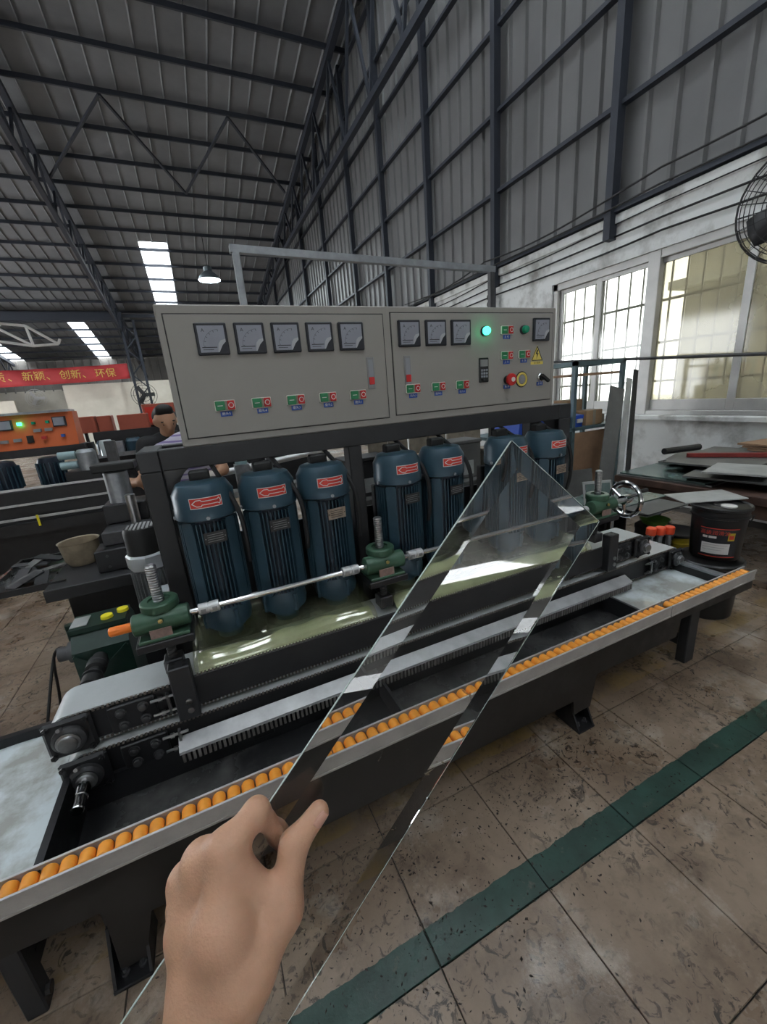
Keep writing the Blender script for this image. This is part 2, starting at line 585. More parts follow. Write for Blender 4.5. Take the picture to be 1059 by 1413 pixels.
def link(name, me, parent=None, kind=None, loc=None):
    o = bpy.data.objects.new(name, me)
    COL.objects.link(o)
    if parent:
        o.parent = parent
        ORI[o.name] = ORI.get(parent.name, V(0, 0, 0))
    else:
        ORI[o.name] = V(0, 0, 0)
    if loc is not None:
        o.location = loc
    if kind:
        o['kind'] = kind
    return o


def tag(o, label, cat, group=None):
    o['label'] = label
    o['category'] = cat
    if group:
        o['group'] = group
    return o


def thing(name, label, cat, loc=(0, 0, 0), group=None):
    o = bpy.data.objects.new(name, None)
    COL.objects.link(o)
    o.location = loc
    o.empty_display_size = .05
    ORI[o.name] = Vector(loc)
    return tag(o, label, cat, group)


def struct(name, label=None):
    o = bpy.data.objects.new(name, None)
    COL.objects.link(o)
    ORI[o.name] = V(0, 0, 0)
    o['kind'] = 'structure'
    return o


def dup(root, loc, label=None):
    def rec(o, parent):
        c = o.copy()
        COL.objects.link(c)
        ORI[c.name] = Vector(loc)
        c.parent = parent
        for ch in o.children:
            rec(ch, c)
        return c
    c = rec(root, None)
    c.location = loc
    if label:
        c['label'] = label
    return c


def text_mesh(s, size, align='CENTER'):
    cu = bpy.data.curves.new('lettering', 'FONT')
    cu.body = s
    cu.size = size
    cu.align_x = align
    cu.align_y = 'CENTER'
    cu.resolution_u = 1
    ob = bpy.data.objects.new('lettering', cu)
    COL.objects.link(ob)
    dg = bpy.context.evaluated_depsgraph_get()
    me = bpy.data.meshes.new_from_object(ob.evaluated_get(dg))
    bpy.data.objects.remove(ob)
    bpy.data.curves.remove(cu)
    return me


def text(s, size, pos, ex, ey, mt, parent, name='lettering', sx=1.0):
    me = text_mesh(s, size)
    ex, ey = Vector(ex).normalized(), Vector(ey).normalized()
    o_ = ORI.get(parent.name, V(0, 0, 0))
    p = Vector(pos) - o_
    co = [p + ex * (v.co.x * sx) + ey * v.co.y for v in me.vertices]
    for v, c in zip(me.vertices, co):
        v.co = c
    me.materials.clear()
    me.materials.append(MATS[mt])
    return link(name, me, parent)


# ---- organic shapes: smooth union of tapered capsules, meshed with surface nets
def sdf_mesh(caps, k, h, extra=None):
    P0 = np.array([c[0] for c in caps], float)
    P1 = np.array([c[1] for c in caps], float)
    rm = max(max(c[2], c[3]) for c in caps)
    lo = np.minimum(P0, P1).min(0) - rm - 3 * h
    hi = np.maximum(P0, P1).max(0) + rm + 3 * h
    n = np.ceil((hi - lo) / h).astype(int) + 1
    gx = lo[0] + h * np.arange(n[0]); gy = lo[1] + h * np.arange(n[1]); gz = lo[2] + h * np.arange(n[2])
    X, Y, Z = np.meshgrid(gx.astype(np.float32), gy.astype(np.float32), gz.astype(np.float32), indexing='ij')
    acc = np.zeros(X.shape, np.float32)
    for a, b, ra, rb in caps:
        a = np.array(a, np.float32); b = np.array(b, np.float32)
        d = b - a
        L2 = max(float(d @ d), 1e-12)
        t = np.clip(((X - a[0]) * d[0] + (Y - a[1]) * d[1] + (Z - a[2]) * d[2]) / L2, 0, 1)
        ds = np.sqrt((X - a[0] - t * d[0]) ** 2 + (Y - a[1] - t * d[1]) ** 2 + (Z - a[2] - t * d[2]) ** 2) - (ra + (rb - ra) * t)
        acc += np.exp(-np.clip(ds / k, -40, 40))
    F = -k * np.log(acc + 1e-30)
    ins = F < 0
    # vertices
    vsum = np.zeros(tuple(n - 1) + (3,), np.float32)
    cnt = np.zeros(tuple(n - 1), np.float32)
    offs = [(i, j, l) for i in (0, 1) for j in (0, 1) for l in (0, 1)]
    edges = [(a, b) for a in offs for b in offs if sum(b) - sum(a) == 1 and all(q >= p for p, q in zip(a, b))]

    def sl(o):
        return tuple(slice(o[i], n[i] - 1 + o[i]) for i in range(3))
    for a, b in edges:
        fa, fb = F[sl(a)], F[sl(b)]
        cr = (fa < 0) != (fb < 0)
        t = np.where(cr, fa / np.where(cr, fa - fb, 1), 0)
        for ax in range(3):
            vsum[..., ax] += np.where(cr, a[ax] + t * (b[ax] - a[ax]), 0)
        cnt += cr
    act = cnt > 0
    ids = -np.ones(act.shape, int)
    ids[act] = np.arange(act.sum())
    cells = np.argwhere(act)
    verts = lo + h * (cells + vsum[act] / cnt[act][:, None])
    quads = []
    for ax in range(3):
        u, v = (ax + 1) % 3, (ax + 2) % 3
        s0 = [slice(None)] * 3; s1 = [slice(None)] * 3
        s0[ax] = slice(0, -1); s1[ax] = slice(1, None)
        A, B = ins[tuple(s0)], ins[tuple(s1)]
        e = np.argwhere(A != B)
        e = e[(e[:, u] > 0) & (e[:, v] > 0) & (e[:, u] < n[u] - 1) & (e[:, v] < n[v] - 1)]
        fl = A[e[:, 0], e[:, 1], e[:, 2]]
        c = []
        for du, dv in ((0, 0), (-1, 0), (-1, -1), (0, -1)):
            q = e.copy(); q[:, u] += du; q[:, v] += dv
            c.append(ids[q[:, 0], q[:, 1], q[:, 2]])
        c = np.stack(c, 1)
        c[~fl] = c[~fl][:, ::-1]
        quads.append(c)
    quads = np.concatenate(quads)
    quads = quads[(quads >= 0).all(1)]
    return verts, quads


def organic(name, caps, k, h, mt, parent=None, iters=2):
    vs, qs = sdf_mesh(caps, k, h)
    me = bpy.data.meshes.new(name)
    o_ = ORI.get(parent.name, V(0, 0, 0)) if parent else V(0, 0, 0)
    vs = vs - np.array(o_)
    # light smoothing
    for _ in range(iters):
        acc = np.zeros_like(vs); ct = np.zeros(len(vs))
        for i in range(4):
            a, b = qs[:, i], qs[:, (i + 1) % 4]
            np.add.at(acc, a, vs[b]); np.add.at(ct, a, 1)
            np.add.at(acc, b, vs[a]); np.add.at(ct, b, 1)
        vs = vs * .4 + .6 * acc / ct[:, None]
    me.from_pydata(vs.tolist(), [], qs.tolist())
    me.validate()
    me.polygons.foreach_set('use_smooth', [True] * len(me.polygons))
    me.materials.append(MATS[mt])
    return link(name, me, parent)


# ================================================================== THE SETTING
def proj(p):
    q = [sum(CAM_R[i][j] * (p[j] - CAM_POS[j]) for j in range(3)) for i in range(3)]
    if q[2] < 0.05:
        return None
    return 529.5 + CAM_F * q[0] / q[2], 706.5 + CAM_F * q[1] / q[2], q[2]


# ---- floor: recessed grout bed and one slab per tile
floor = struct('floor')
MB().box(-16, 8, -8, 37, -.05, -.008).build('grout_bed', 'grout', floor)
TP = .405
X0, Y0 = .337, .230
cand = []
for i in range(-36, 16):
    for j in range(-3, 40):
        x, y = X0 + i * TP, Y0 + j * TP
        if x > 4.7:
            continue
        c = proj((x + TP / 2, y + TP / 2, 0))
        inv = c is not None and -60 < c[0] < 1120 and 560 < c[1] < 1480
        cand.append((0 if inv else 1, c[2] if c else 99, x, y))
cand.sort()
g = .004
tile_me = None
rest = MB()
for n, (a, b, x, y) in enumerate(cand):
    if a == 0 and n < 300:
        dz = random.uniform(-.0012, 0.0)
        if tile_me is None:
            o = MB().box(g / 2, TP - g / 2, g / 2, TP - g / 2, -.012, 0, .0015).build('tile', 'floor_tile', floor, smooth=False)
            tile_me = o.data
        else:
            o = link('tile', tile_me, floor)
        o.location = (x, y, dz)
    elif -9 < x and y < 14:
        rest.box(x + g / 2, x + TP - g / 2, y + g / 2, y + TP - g / 2, -.012, 0)
rest.build('tile_field', 'floor_tile', floor, smooth=False, kind='stuff')
MB().box(-16, 5, Y0 + 34 * TP, 37, -.012, 0).build('screed', 'floor_tile', floor, smooth=False)

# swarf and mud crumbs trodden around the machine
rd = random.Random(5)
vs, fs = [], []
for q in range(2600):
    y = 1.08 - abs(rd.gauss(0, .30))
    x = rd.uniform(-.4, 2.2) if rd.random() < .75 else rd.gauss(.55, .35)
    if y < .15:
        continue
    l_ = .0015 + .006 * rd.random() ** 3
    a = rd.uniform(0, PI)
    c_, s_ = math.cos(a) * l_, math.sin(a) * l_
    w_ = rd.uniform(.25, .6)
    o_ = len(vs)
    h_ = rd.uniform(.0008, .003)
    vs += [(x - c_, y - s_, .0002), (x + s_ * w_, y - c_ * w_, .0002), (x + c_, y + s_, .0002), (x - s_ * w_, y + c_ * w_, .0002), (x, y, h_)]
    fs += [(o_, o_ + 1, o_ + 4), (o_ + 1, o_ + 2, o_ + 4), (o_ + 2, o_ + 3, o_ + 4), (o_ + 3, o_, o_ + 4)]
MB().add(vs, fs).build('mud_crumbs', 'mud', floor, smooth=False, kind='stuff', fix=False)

# ---- gable wall on the right: masonry below, ribbed cladding above
WX = 5.0
wall = struct('wall_right')
WY0, WY1, WZ0, WZ1 = .55, 4.80, 1.05, 2.84
mb = MB()
mb.box(WX, WX + .22, -1, 37, 0, WZ0)
mb.box(WX, WX + .22, -1, 37, WZ1, 3.30)
mb.box(WX, WX + .22, WY1, 37, WZ0, WZ1)
mb.box(WX, WX + .22, -1, WY0, WZ0, WZ1)
mb.build('masonry', 'masonry', wall, smooth=False)
MB().box(WX, WX + .1, -10, -1, 0, 3.3).build('lower_cladding', 'cladding', wall, smooth=False)  # unseen stretch, made dark to weaken its reflection in the held glass
MB().box(WX - .035, WX + .02, -1, 37, 3.26, 3.36, .008).build('masonry_coping', 'masonry', wall)
MB().box(WX - .05, WX, WY0 - .05, WY1 + .05, WZ0 - .06, WZ0, .01).build('window_ledge', 'masonry', wall)


RB, RC = .17, 11.71


def roof_z(y):
    return RC - RB * y if y > -1 else RC + RB - RB * (-1 - y)


pitch = .31
y = -10.0
while y < 36.5:
    zt = max(roof_z(y), roof_z(y + pitch)) + .02
    m_ = MB()
    prof = [(y, WX + .06), (y + pitch - .075, WX + .06), (y + pitch - .055, WX + .02), (y + pitch - .02, WX + .02), (y + pitch, WX + .06)]
    for a in range(4):
        (ya, xa), (yb, xb) = prof[a], prof[a + 1]
        m_.add([(xa, ya, 3.3), (xb, yb, 3.3), (xb, yb, zt), (xa, ya, zt)], [(0, 1, 2, 3)])
    m_.add([(WX + .08, y, 3.3), (WX + .08, y + pitch, 3.3), (WX + .08, y + pitch, zt), (WX + .08, y, zt)], [(0, 1, 2, 3)])
    m_.build('cladding_sheet', 'cladding', wall, smooth=False, fix=False)
    y += pitch
for z in (3.40, 4.43, 5.45, 6.45, 7.45, 8.45, 9.45, 10.45):
    y1 = min(36.4, (RC - z) / RB - .2)
    MB().box(WX - .07, WX + .015, -10, y1, z - .024, z + .024).build('girt', 'roof_steel', wall, smooth=False)
for yc in (-.2, 3.88, 5.96, 7.95, 9.95, 12.0, 14.5, 17.2, 20, 23, 26, 29, 32, 35):
    z0 = 3.1 if yc < 12 else 2.9
    MB().box(WX - .12, WX - .0, yc - .045, yc + .045, z0, roof_z(yc) - .1).build('column', 'roof_steel', wall, smooth=False)

# ---- far wall
wf = struct('wall_back')
FY = 36.5
MB().box(-16, 5.2, FY, FY + .2, 0, 3.6).build('masonry', 'masonry_far', wf, smooth=False)
x = -16.0
cm = None
while x < 5.0:
    if cm is None:
        o = MB().box(-.0, .42, FY + .02, FY + .08, 3.5, 5.6).add(
            [(.42, FY + .02, 3.5), (.45, FY - .03, 3.5), (.50, FY - .03, 3.5), (.53, FY + .02, 3.5),
             (.42, FY + .02, 5.6), (.45, FY - .03, 5.6), (.50, FY - .03, 5.6), (.53, FY + .02, 5.6)],
            [(0, 1, 5, 4), (1, 2, 6, 5), (2, 3, 7, 6)]).build('cladding_sheet', 'cladding_far', wf, smooth=False)
        cm = o.data
    else:
        o = link('cladding_sheet', cm, wf)
    o.location.x = x
    x += .53
# low masonry partition in front of the far wall (the pale wall under the banner)
wp = struct('wall_partition')
MB().box(-6.1, 4.9, 27.6, 27.8, 0, 3.30).build('masonry', 'masonry_far', wp, smooth=False)
MB().box(-16, -8.4, 27.9, 28.1, 0, 2.7).build('masonry', 'masonry_far', wp, smooth=False)

# ---- roof: sheets along the slope, purlins across, trusses, skylight sheets
ce = struct('ceiling')
edges = [5.4, 4.5, 3.45, 2.4, 1.35, .3, -.75, -1.8, -2.85, -3.75, -4.65, -5.45, -6.5, -7.55, -8.6, -9.65, -10.4, -11.4, -12.4, -13.4, -14.4, -15.4]
SKY = {(.3, -.75): [(.5, 9.5), (20.8, 27.0)], (-4.65, -5.45): [(.5, 9.5), (29.3, 36.2)], (-9.65, -10.4): [(.5, 9.5), (31.5, 36.2)], (4.5, 3.45): [(.5, 9.5)]}  # near strips are out of view, added for overhead light on the machine


def roof_sheet(xa, xb, ya, yb, mt, name):
    t = .03
    m_ = MB()
    za, zb = roof_z(ya), roof_z(yb)
    m_.add([(xb, ya, za), (xa, ya, za), (xa, yb, zb), (xb, yb, zb), (xb, ya, za + t), (xa, ya, za + t), (xa, yb, zb + t), (xb, yb, zb + t)],
           [(0, 1, 2, 3), (7, 6, 5, 4), (0, 4, 5, 1), (2, 6, 7, 3), (0, 3, 7, 4), (1, 5, 6, 2)])
    for xx in (xb + .03, (xa + xb) / 2):
        m_.add([(xx - .03, ya, za), (xx, ya, za - .04), (xx + .03, ya, za), (xx - .03, yb, zb), (xx, yb, zb - .04), (xx + .03, yb, zb)],
               [(0, 1, 4, 3), (1, 2, 5, 4)])
    m_.build(name, mt, ce, smooth=False)


for xa, xb in zip(edges[:-1], edges[1:]):
    y_ = -1.0
    for s0, s1 in SKY.get((xa, xb), []):
        roof_sheet(xa, xb, y_, s0, 'roof_sheet', 'roof_sheet')
        roof_sheet(xa, xb, s0, s1, 'skylight', 'skylight_sheet')
        y_ = s1
    if y_ < 36:
        roof_sheet(xa, xb, y_, FY, 'roof_sheet', 'roof_sheet')
    if (xa, xb) in SKY:
        roof_sheet(xa, xb, -10.0, -8.5, 'roof_sheet', 'roof_sheet')
        roof_sheet(xa, xb, -8.5, -1.6, 'skylight', 'skylight_sheet')  # unseen strip behind the ridge, added for light from above and in front
        roof_sheet(xa, xb, -1.6, -1.0, 'roof_sheet', 'roof_sheet')
    else:
        roof_sheet(xa, xb, -10.0, -1.0, 'roof_sheet', 'roof_sheet')
# hall behind the camera: front wall, left side wall
wb0 = struct('wall_front')
MB().box(-16, 5.2, -10.2, -10, 0, 10.5).build('cladding', 'cladding_far', wb0, smooth=False)
wl0 = struct('wall_left')
MB().box(-15.6, -15.4, -10, 12, 0, 12).box(-15.6, -15.4, 26, 36.5, 0, 12).box(-15.6, -15.4, 12, 26, 4.2, 12).build('cladding', 'cladding_far', wl0, smooth=False)  # unseen opening in this wall, added to let daylight onto the far partition
y = 1.0
while y < 36:
    z = roof_z(y)
    MB().box(-15.4, 5.0, y - .025, y + .025, z - .15, z - .045).build('purlin', 'roof_steel', ce, smooth=False)
    y += 1.18 if y < 19 else 1.3


def truss(xc, zb):
    t = link('roof_truss', None, ce)
    ORI[t.name] = V(0, 0, 0)
    y0, y1 = -1.0, 36.2
    top = lambda yy: roof_z(yy) - .28
    m_ = MB().beam((xc, y0, top(y0)), (xc, y1, top(y1)), .14, .16)
    m_.build('top_chord', 'roof_steel', t, smooth=False)
    bot = lambda yy: min(zb, top(yy) - .75) if zb else top(yy) - 1.15
    ye = y1
    m_ = MB()
    ys = np.linspace(y0, ye, 26)
    for a, b in zip(ys[:-1], ys[1:]):
        m_.beam((xc, a, bot(a)), (xc, b, bot(b)), .12, .13)
    m_.build('bottom_chord', 'roof_steel', t, smooth=False)
    for i, (a, b) in enumerate(zip(ys[:-1], ys[1:])):
        MB().beam((xc, a, bot(a)), (xc, (a + b) / 2, top((a + b) / 2)), .06, .06).beam(
            (xc, (a + b) / 2, top((a + b) / 2)), (xc, b, bot(b)), .06, .06).build('web_member', 'roof_steel', t, smooth=False)


truss(4.55, 7.4)
truss(-2.65, None)
truss(-10.3, None)
# bracing between the trusses, in the roof plane
for k, (ya, yb) in enumerate(((14.0, 17.4), (14.0, 17.4), (14.0, 17.4), (14.0, 17.4))):
    xs = [-2.65, -.65, 1.15, 2.35, 4.4]
    p = [(xs[0], 17.2), (xs[1], 13.9), (xs[2], 17.2), (xs[3], 13.9), (xs[4], 16.6)]
    a, b = p[k], p[k + 1]
    MB().beam((a[0], a[1], roof_z(a[1]) - .24), (b[0], b[1], roof_z(b[1]) - .24), .06, .06).build('brace', 'roof_steel', ce, smooth=False)
# tie beam under the roof at mid length
MB().box(-15.4, -2.5, 26.9, 27.1, 6.35, 6.75).build('tie_beam', 'roof_steel', ce, smooth=False)
MB().box(-2.5, 4.6, 26.95, 27.05, 6.5, 6.66).build('tie_beam', 'roof_steel', ce, smooth=False)

# ---- sliding window
win = struct('window_1')
fx0, fx1 = WX + .05, WX + .11
MB().box(fx0 - .02, fx1 + .02, WY0, WY1, WZ1 - .09, WZ1, .006).build('window_head', 'window_alu', win)
MB().box(fx0 - .02, fx1 + .02, WY0, WY1, WZ0, WZ0 + .05, .006).build('window_sill_track', 'window_alu', win)
for (a, b) in ((4.72, 4.80), (WY0, WY0 + .06)):
    MB().box(fx0 - .02, fx1 + .02, a, b, WZ0, WZ1, .006).build('window_jamb', 'window_alu', win)


def sash(y0, y1, dx, dusty):
    s = link('sash', None, win)
    ORI[s.name] = V(0, 0, 0)
    a, b, c, d = y0, y1, WZ0 + .05, WZ1 - .09
    t = .075
    m_ = MB()
    m_.box(fx0 + dx, fx0 + dx + .03, a, a + t, c, d, .004)
    m_.box(fx0 + dx, fx0 + dx + .03, b - t, b, c, d, .004)
    m_.box(fx0 + dx, fx0 + dx + .03, a + t, b - t, c, c + .12, .004)
    m_.box(fx0 + dx, fx0 + dx + .03, a + t, b - t, d - .05, d, .004)
    m_.build('sash_frame', 'window_alu', s)
    MB().box(fx0 + dx + .012, fx0 + dx + .018, a + t, b - t, c + .12, d - .05).build('pane', 'pane_dusty' if dusty else 'pane_clear', s, smooth=False)
    MB().box(fx0 + dx - .012, fx0 + dx, a + .025, a + .05, 1.72, 1.86, .004).build('latch', 'rubber', s)


sash(4.02, 4.74, .035, False)
sash(3.30, 4.10, .0, False)
sash(2.40, 3.36, .035, True)
sash(1.60, 2.46, .0, True)
sash(.62, 1.66, .035, True)
MB().box(fx0 - .03, fx1 + .03, 3.28, 3.42, WZ0, WZ1, .006).build('mullion', 'window_alu', win)
# security grille outside
gr = struct('window_2')
y = .6
while y < 4.8:
    MB().box(WX + .20, WX + .215, y, y + .016, WZ0, WZ1).build('grille_bar', 'grille_bar', gr, smooth=False)
    y += .165
for z in (1.42, 1.86, 2.32):
    MB().box(WX + .196, WX + .219, .55, 4.8, z, z + .028).build('grille_rail', 'grille_bar', gr, smooth=False)

# ---- outside the window: yard, pale building and shrubs
gy = struct('ground_outside')
MB().box(5.22, 30, -12, 24, -.1, -.02).build('yard', 'outside_ground', gy, smooth=False)
nb = thing('neighbour_building', 'pale building with shuttered windows seen through the dusty window', 'building', (9.5, 1, 0))
MB().box(9.5, 11, -6, 5.6, 0, 6.5).build('wall', 'outside_wall', nb, smooth=False)
MB().box(9.2, 11, -6.2, 5.8, 3.1, 3.25).build('ledge', 'outside_ground', nb, smooth=False)
for yc in (-1.2, 1.6, 4.2):
    f_ = MB().box(9.46, 9.5, yc - .6, yc + .6, 3.7, 5.0).build('shutter', 'sheet_pale', nb, smooth=False)
    s_ = MB()
    for q in range(12):
        s_.box(9.43, 9.46, yc - .55, yc + .55, 3.75 + q * .1, 3.81 + q * .1)
    s_.build('slats', 'window_alu', f_, smooth=False)
MB().box(9.46, 9.5, 2.4, 3.6, 0, 2.2).build('door', 'sheet_pale', nb, smooth=False)


# ================================================================== THE EDGING MACHINE
# ---- base tank
base = thing('machine_base', 'long black steel base tank of the glass edging machine on splayed feet', 'machine base', (.7, 1.4, 0))
poly = [(-1.45, .44), (2.66, .44), (2.66, .34), (2.02, .35), (2.0, .255), (1.43, .262), (1.40, .10), (1.30, .10), (1.29, .172),
        (-.375, .19), (-.42, .03), (-.485, .03), (-.475, .268), (-1.45, .30)]
MB().prism(poly, 'y', 1.030, 1.044).build('front_panel', 'base_panel', base)
MB().box(-.57, 1.86, 1.044, 1.90, .285, .305).build('trough_floor', 'wet_black_glint', base)
MB().box(-.57, 1.95, 1.355, 1.37, .30, .41).build('inner_panel', 'black_steel', base)
MB().box(-.02, .055, 1.345, 1.3549, .335, .385, .003).build('drain_slot', 'rubber', base)
MB().box(-.40, 2.5, 1.90, 1.915, .15, .52).build('rear_panel', 'black_steel', base)
MB().box(-.585, -.565, 1.044, 1.36, .27, .47).build('partition', 'black_steel', base)
MB().box(.50, .512, 1.044, 1.355, .305, .40).build('partition', 'charcoal', base)
MB().box(1.86, 1.875, 1.044, 1.40, .29, .395).build('partition', 'charcoal', base)
# trays with grinding slurry at both ends
MB().box(-1.45, -.585, 1.044, 1.80, .29, .31).box(-1.45, -.585, 1.80, 1.825, .29, .375).build('end_tray', 'black_steel', base)
MB().box(1.875, 2.50, 1.044, 1.80, .34, .355).box(2.50, 2.525, 1.044, 1.82, .34, .42).box(1.875, 2.5, 1.80, 1.82, .34, .42).build('end_tray', 'charcoal', base)
MB().box(2.49, 2.535, 1.06, 1.82, .42, .432).build('tray_lip', 'galvanised', base)


def pool(x0, x1, y0, y1, z, name):
    m_ = MB()
    nx, ny = 24, 20
    rr = random.Random(3)
    vs = [(x0 + (x1 - x0) * i / nx, y0 + (y1 - y0) * j / ny, z + .002 * math.sin(i * .9 + j * .6) * math.sin(j * .7)) for j in range(ny + 1) for i in range(nx + 1)]
    fs = [(j * (nx + 1) + i, j * (nx + 1) + i + 1, (j + 1) * (nx + 1) + i + 1, (j + 1) * (nx + 1) + i) for j in range(ny) for i in range(nx)]
    m_.add(vs, fs)
    o = m_.build(name, 'slurry_water', base)
    o['label'] = 'milky grinding water'
    return o


pool(-1.45, -.586, 1.044, 1.80, .335, 'slurry_pool')
pool(1.876, 2.50, 1.044, 1.80, .372, 'slurry_pool')


def foot(xc, y0, ang=0):
    f = MB()
    f.box(xc - .05, xc + .05, y0, y0 + .14, 0, .012, .002)
    for s in (-1, 1):
        f.prism([(y0 + .005, .012), (y0 + .135, .012), (y0 + .135, .15), (y0 + .075, .15)], 'x', xc + s * .045 - .004, xc + s * .045 + .004)
    f.box(xc - .05, xc + .05, y0 + .085, y0 + .135, .01, .30)
    o = f.build('foot', 'black_steel', base)
    for s in (-1, 1):
        MB().lathe((xc + s * .022, y0 + .035, .012), [(.011, 0), (.011, .008), (.006, .008), (.006, .022)], 8).build('anchor_bolt', 'dark_steel', o)


foot(-.455, .995)
foot(1.36, 1.005)
foot(.45, 1.70)
foot(2.05, 1.70)


def leg(xc, y0, hw_=.04):
    MB().box(xc - hw_, xc + hw_, y0, y0 + .05, .0, .345, .004).build('leg', 'frame_grey', base)
    MB().box(xc - .03, xc + .01, y0 + .05, 1.72, .09, .14, .003).build('cross_bar', 'frame_grey', base)
    MB().box(xc - .04, xc + .04, 1.72, 1.77, .0, .345, .004).build('leg', 'frame_grey', base)
    MB().lathe((xc + hw_, y0 + .025, .05), [(.016, 0), (.016, .012)], 8, 'x').build('bolt', 'black_steel', base)


leg(2.22, 1.065)
leg(-.69, 1.045, .025)

# ---- roller rail, two lengths
def rail(x0, x1, label):
    t = thing('roller_rail', label, 'roller rail', ((x0 + x1) / 2, 1.03, .43))
    mb = MB().box(x0, x1, 1.000, 1.0045, .425, .482).box(x0, x1, 1.050, 1.0545, .435, .482).box(x0, x1, 1.0045, 1.05, .435, .439)
    mb.box(x0, x1, .9975, 1.000, .425, .432).box(x0, x1, .9975, 1.000, .4715, .482)
    mb.build('channel', 'rail_metal', t, smooth=False)
    for yy in (.9970, 1.0490):
        MB().box(x0, x1, yy, yy + .0062, .482, .4845).build('lip', 'aluminium', t, smooth=False)
    me = None
    x = x0 + .022
    while x < x1 - .015:
        if me is None:
            o = MB().lathe((x0 + .022, 1.0275, .4635), [(.012, -.0195), (.0165, -.0190), (.0185, -.0160), (.0185, .016), (.0165, .019), (.012, .0195)], 18, 'y').build('roller', 'roller_orange', t)
            me = o.data
        else:
            o = link('roller', me, t)
            o.location.x = x - (x0 + .022)
        x += .0402
    return t


rail(-1.45, 1.872, 'long aluminium rail of orange rollers along the front of the machine')
rail(1.880, 2.595, 'short aluminium rail of orange rollers at the right end by the buckets')

# ---- stand frame that carries the cabinet
st = thing('cabinet_stand', 'dark steel stand frame with posts carrying the grey control cabinet', 'frame', (.8, 1.7, 0))
FYF = 1.62
for (a, b) in ((-.21, -.14), (.565, .625), (1.775, 1.86)):
    MB().box(a, b, FYF, FYF + .07, .30, 1.345, .004).build('post', 'charcoal' if a < 1 else 'frame_grey', st)
for (a, b) in ((-.21, -.14), (1.775, 1.86)):
    MB().box(a, b, 1.83, 1.90, .30, 1.345, .004).build('post', 'frame_grey', st)
    MB().box(a, b, FYF, 1.90, 1.345, 1.42, .004).build('side_beam', 'frame_grey', st)
MB().box(-.14, 1.775, FYF, FYF + .07, 1.345, 1.42, .003).build('front_beam', 'charcoal', st)
MB().box(-.14, 1.775, 1.83, 1.90, 1.345, 1.42, .003).build('rear_beam', 'charcoal', st)
for sx, xx in ((1, -.14), (-1, 1.775)):
    pts = [(xx, 1.345), (xx + sx * .10, 1.345)] + [(xx + sx * (.10 - .085 * math.sin(q * PI / 16)), 1.345 - .22 * (1 - math.cos(q * PI / 16))) for q in range(1, 9)] + [(xx, 1.08)]
    MB().prism(pts, 'y', FYF + .03, FYF + .038).build('gusset', 'black_steel', st)
MB().box(-.21, 1.86, 1.66, 1.86, .30, .36).build('bottom_beam', 'black_steel', st)
MB().box(-.135, 1.77, 1.80, 1.812, .36, 1.02).build('rear_sheet', 'black_steel', st)

# ---- control cabinet
cb = thing('control_cabinet', 'light grey control cabinet with two doors, meters and push buttons', 'control cabinet', (.83, 1.62, 1.42))
BX0, BX1, BZ0, BZ1, BY = -.057, 1.722, 1.42, 1.888, 1.62
MB().box(BX0, BX1, BY, BY + .26, BZ0, BZ1, .004).build('housing', 'cabinet', cb)


def door(x0, x1, z0, z1):
    e = .004
    MB().box(x0 - e, x1 + e, BY - .0012, BY + .002, z0 - e, z1 + e).build('door_gap', 'cabinet_gap', cb, smooth=False)
    d = MB().box(x0, x1, BY - .005, BY - .0005, z0, z1, .0015).build('door', 'cabinet', cb)
    return d


dl = door(-.033, .765, 1.450, 1.856)
dr = door(.803, 1.697, 1.456, 1.862)
DF = BY - .005


def face_text(s, size, x, z, yy, mt, parent):
    return text(s, size, (x, yy, z), (1, 0, 0), (0, 0, 1), mt, parent)


def meter(x, z, letter, parent):
    w2 = .052
    f = MB()
    f.box(x - w2, x + w2, DF - .013, DF, z - w2, z + w2, .003)
    f = f.build('panel_meter', 'meter_black', parent)
    # face with a cut corner
    a = .043
    poly = [(x - a, z - a), (x + a * .40, z - a), (x + a * .62, z - a * .55), (x + a, z - a * .22), (x + a, z + a), (x - a, z + a)]
    MB().prism(poly, 'y', DF - .0142, DF - .0128).build('dial', 'meter_face', f, smooth=False)
    pts2 = [(x + a * .30, z - a), (x + a * .40, z - a), (x + a * .70, z - a * .50), (x + a, z - a * .20), (x + a, z + a * -.02), (x + a * .62, z - a * .12), (x + a * .42, z - a * .35)]
    MB().prism(pts2, 'y', DF - .0152, DF - .0141).build('dial_cover', 'dial_curl', f, smooth=False)
    k = MB()
    cx, cz, r = x + a * .55, z - a * .55, a * 1.25
    for q in range(6):
        an = math.radians(92 + q * 17.5)
        c, s_ = math.cos(an), math.sin(an)
        k.beam((cx + c * r * .88, DF - .0147, cz + s_ * r * .88), (cx + c * r, DF - .0147, cz + s_ * r), .0012, .0008, (0, 1, 0))
    for q in range(14):
        an0, an1 = math.radians(92 + q * 6.25), math.radians(92 + (q + 1) * 6.25)
        k.beam((cx + math.cos(an0) * r, DF - .0146, cz + math.sin(an0) * r), (cx + math.cos(an1) * r, DF - .0146, cz + math.sin(an1) * r), .0006, .0005, (0, 1, 0))
    k.box(x - a * .85, x + a * .28, DF - .0149, DF - .0142, z - a * .66, z - a * .60)
    k.box(x - a * .80, x + a * .0, DF - .0146, DF - .0142, z - a * .82, z - a * .78)
    k.build('scale_marks', 'ink', f, smooth=False)
    face_text(letter, .016, x - a * .62, z + a * .64, DF - .0148, 'ink', f)


for q in range(5):
    meter(.105 + .1288 * q, 1.776, 'A', dl)
for q in range(3):
    meter(.881 + .1305 * q, 1.782, 'A', dr)
meter(1.615, 1.788, 'V', dr)


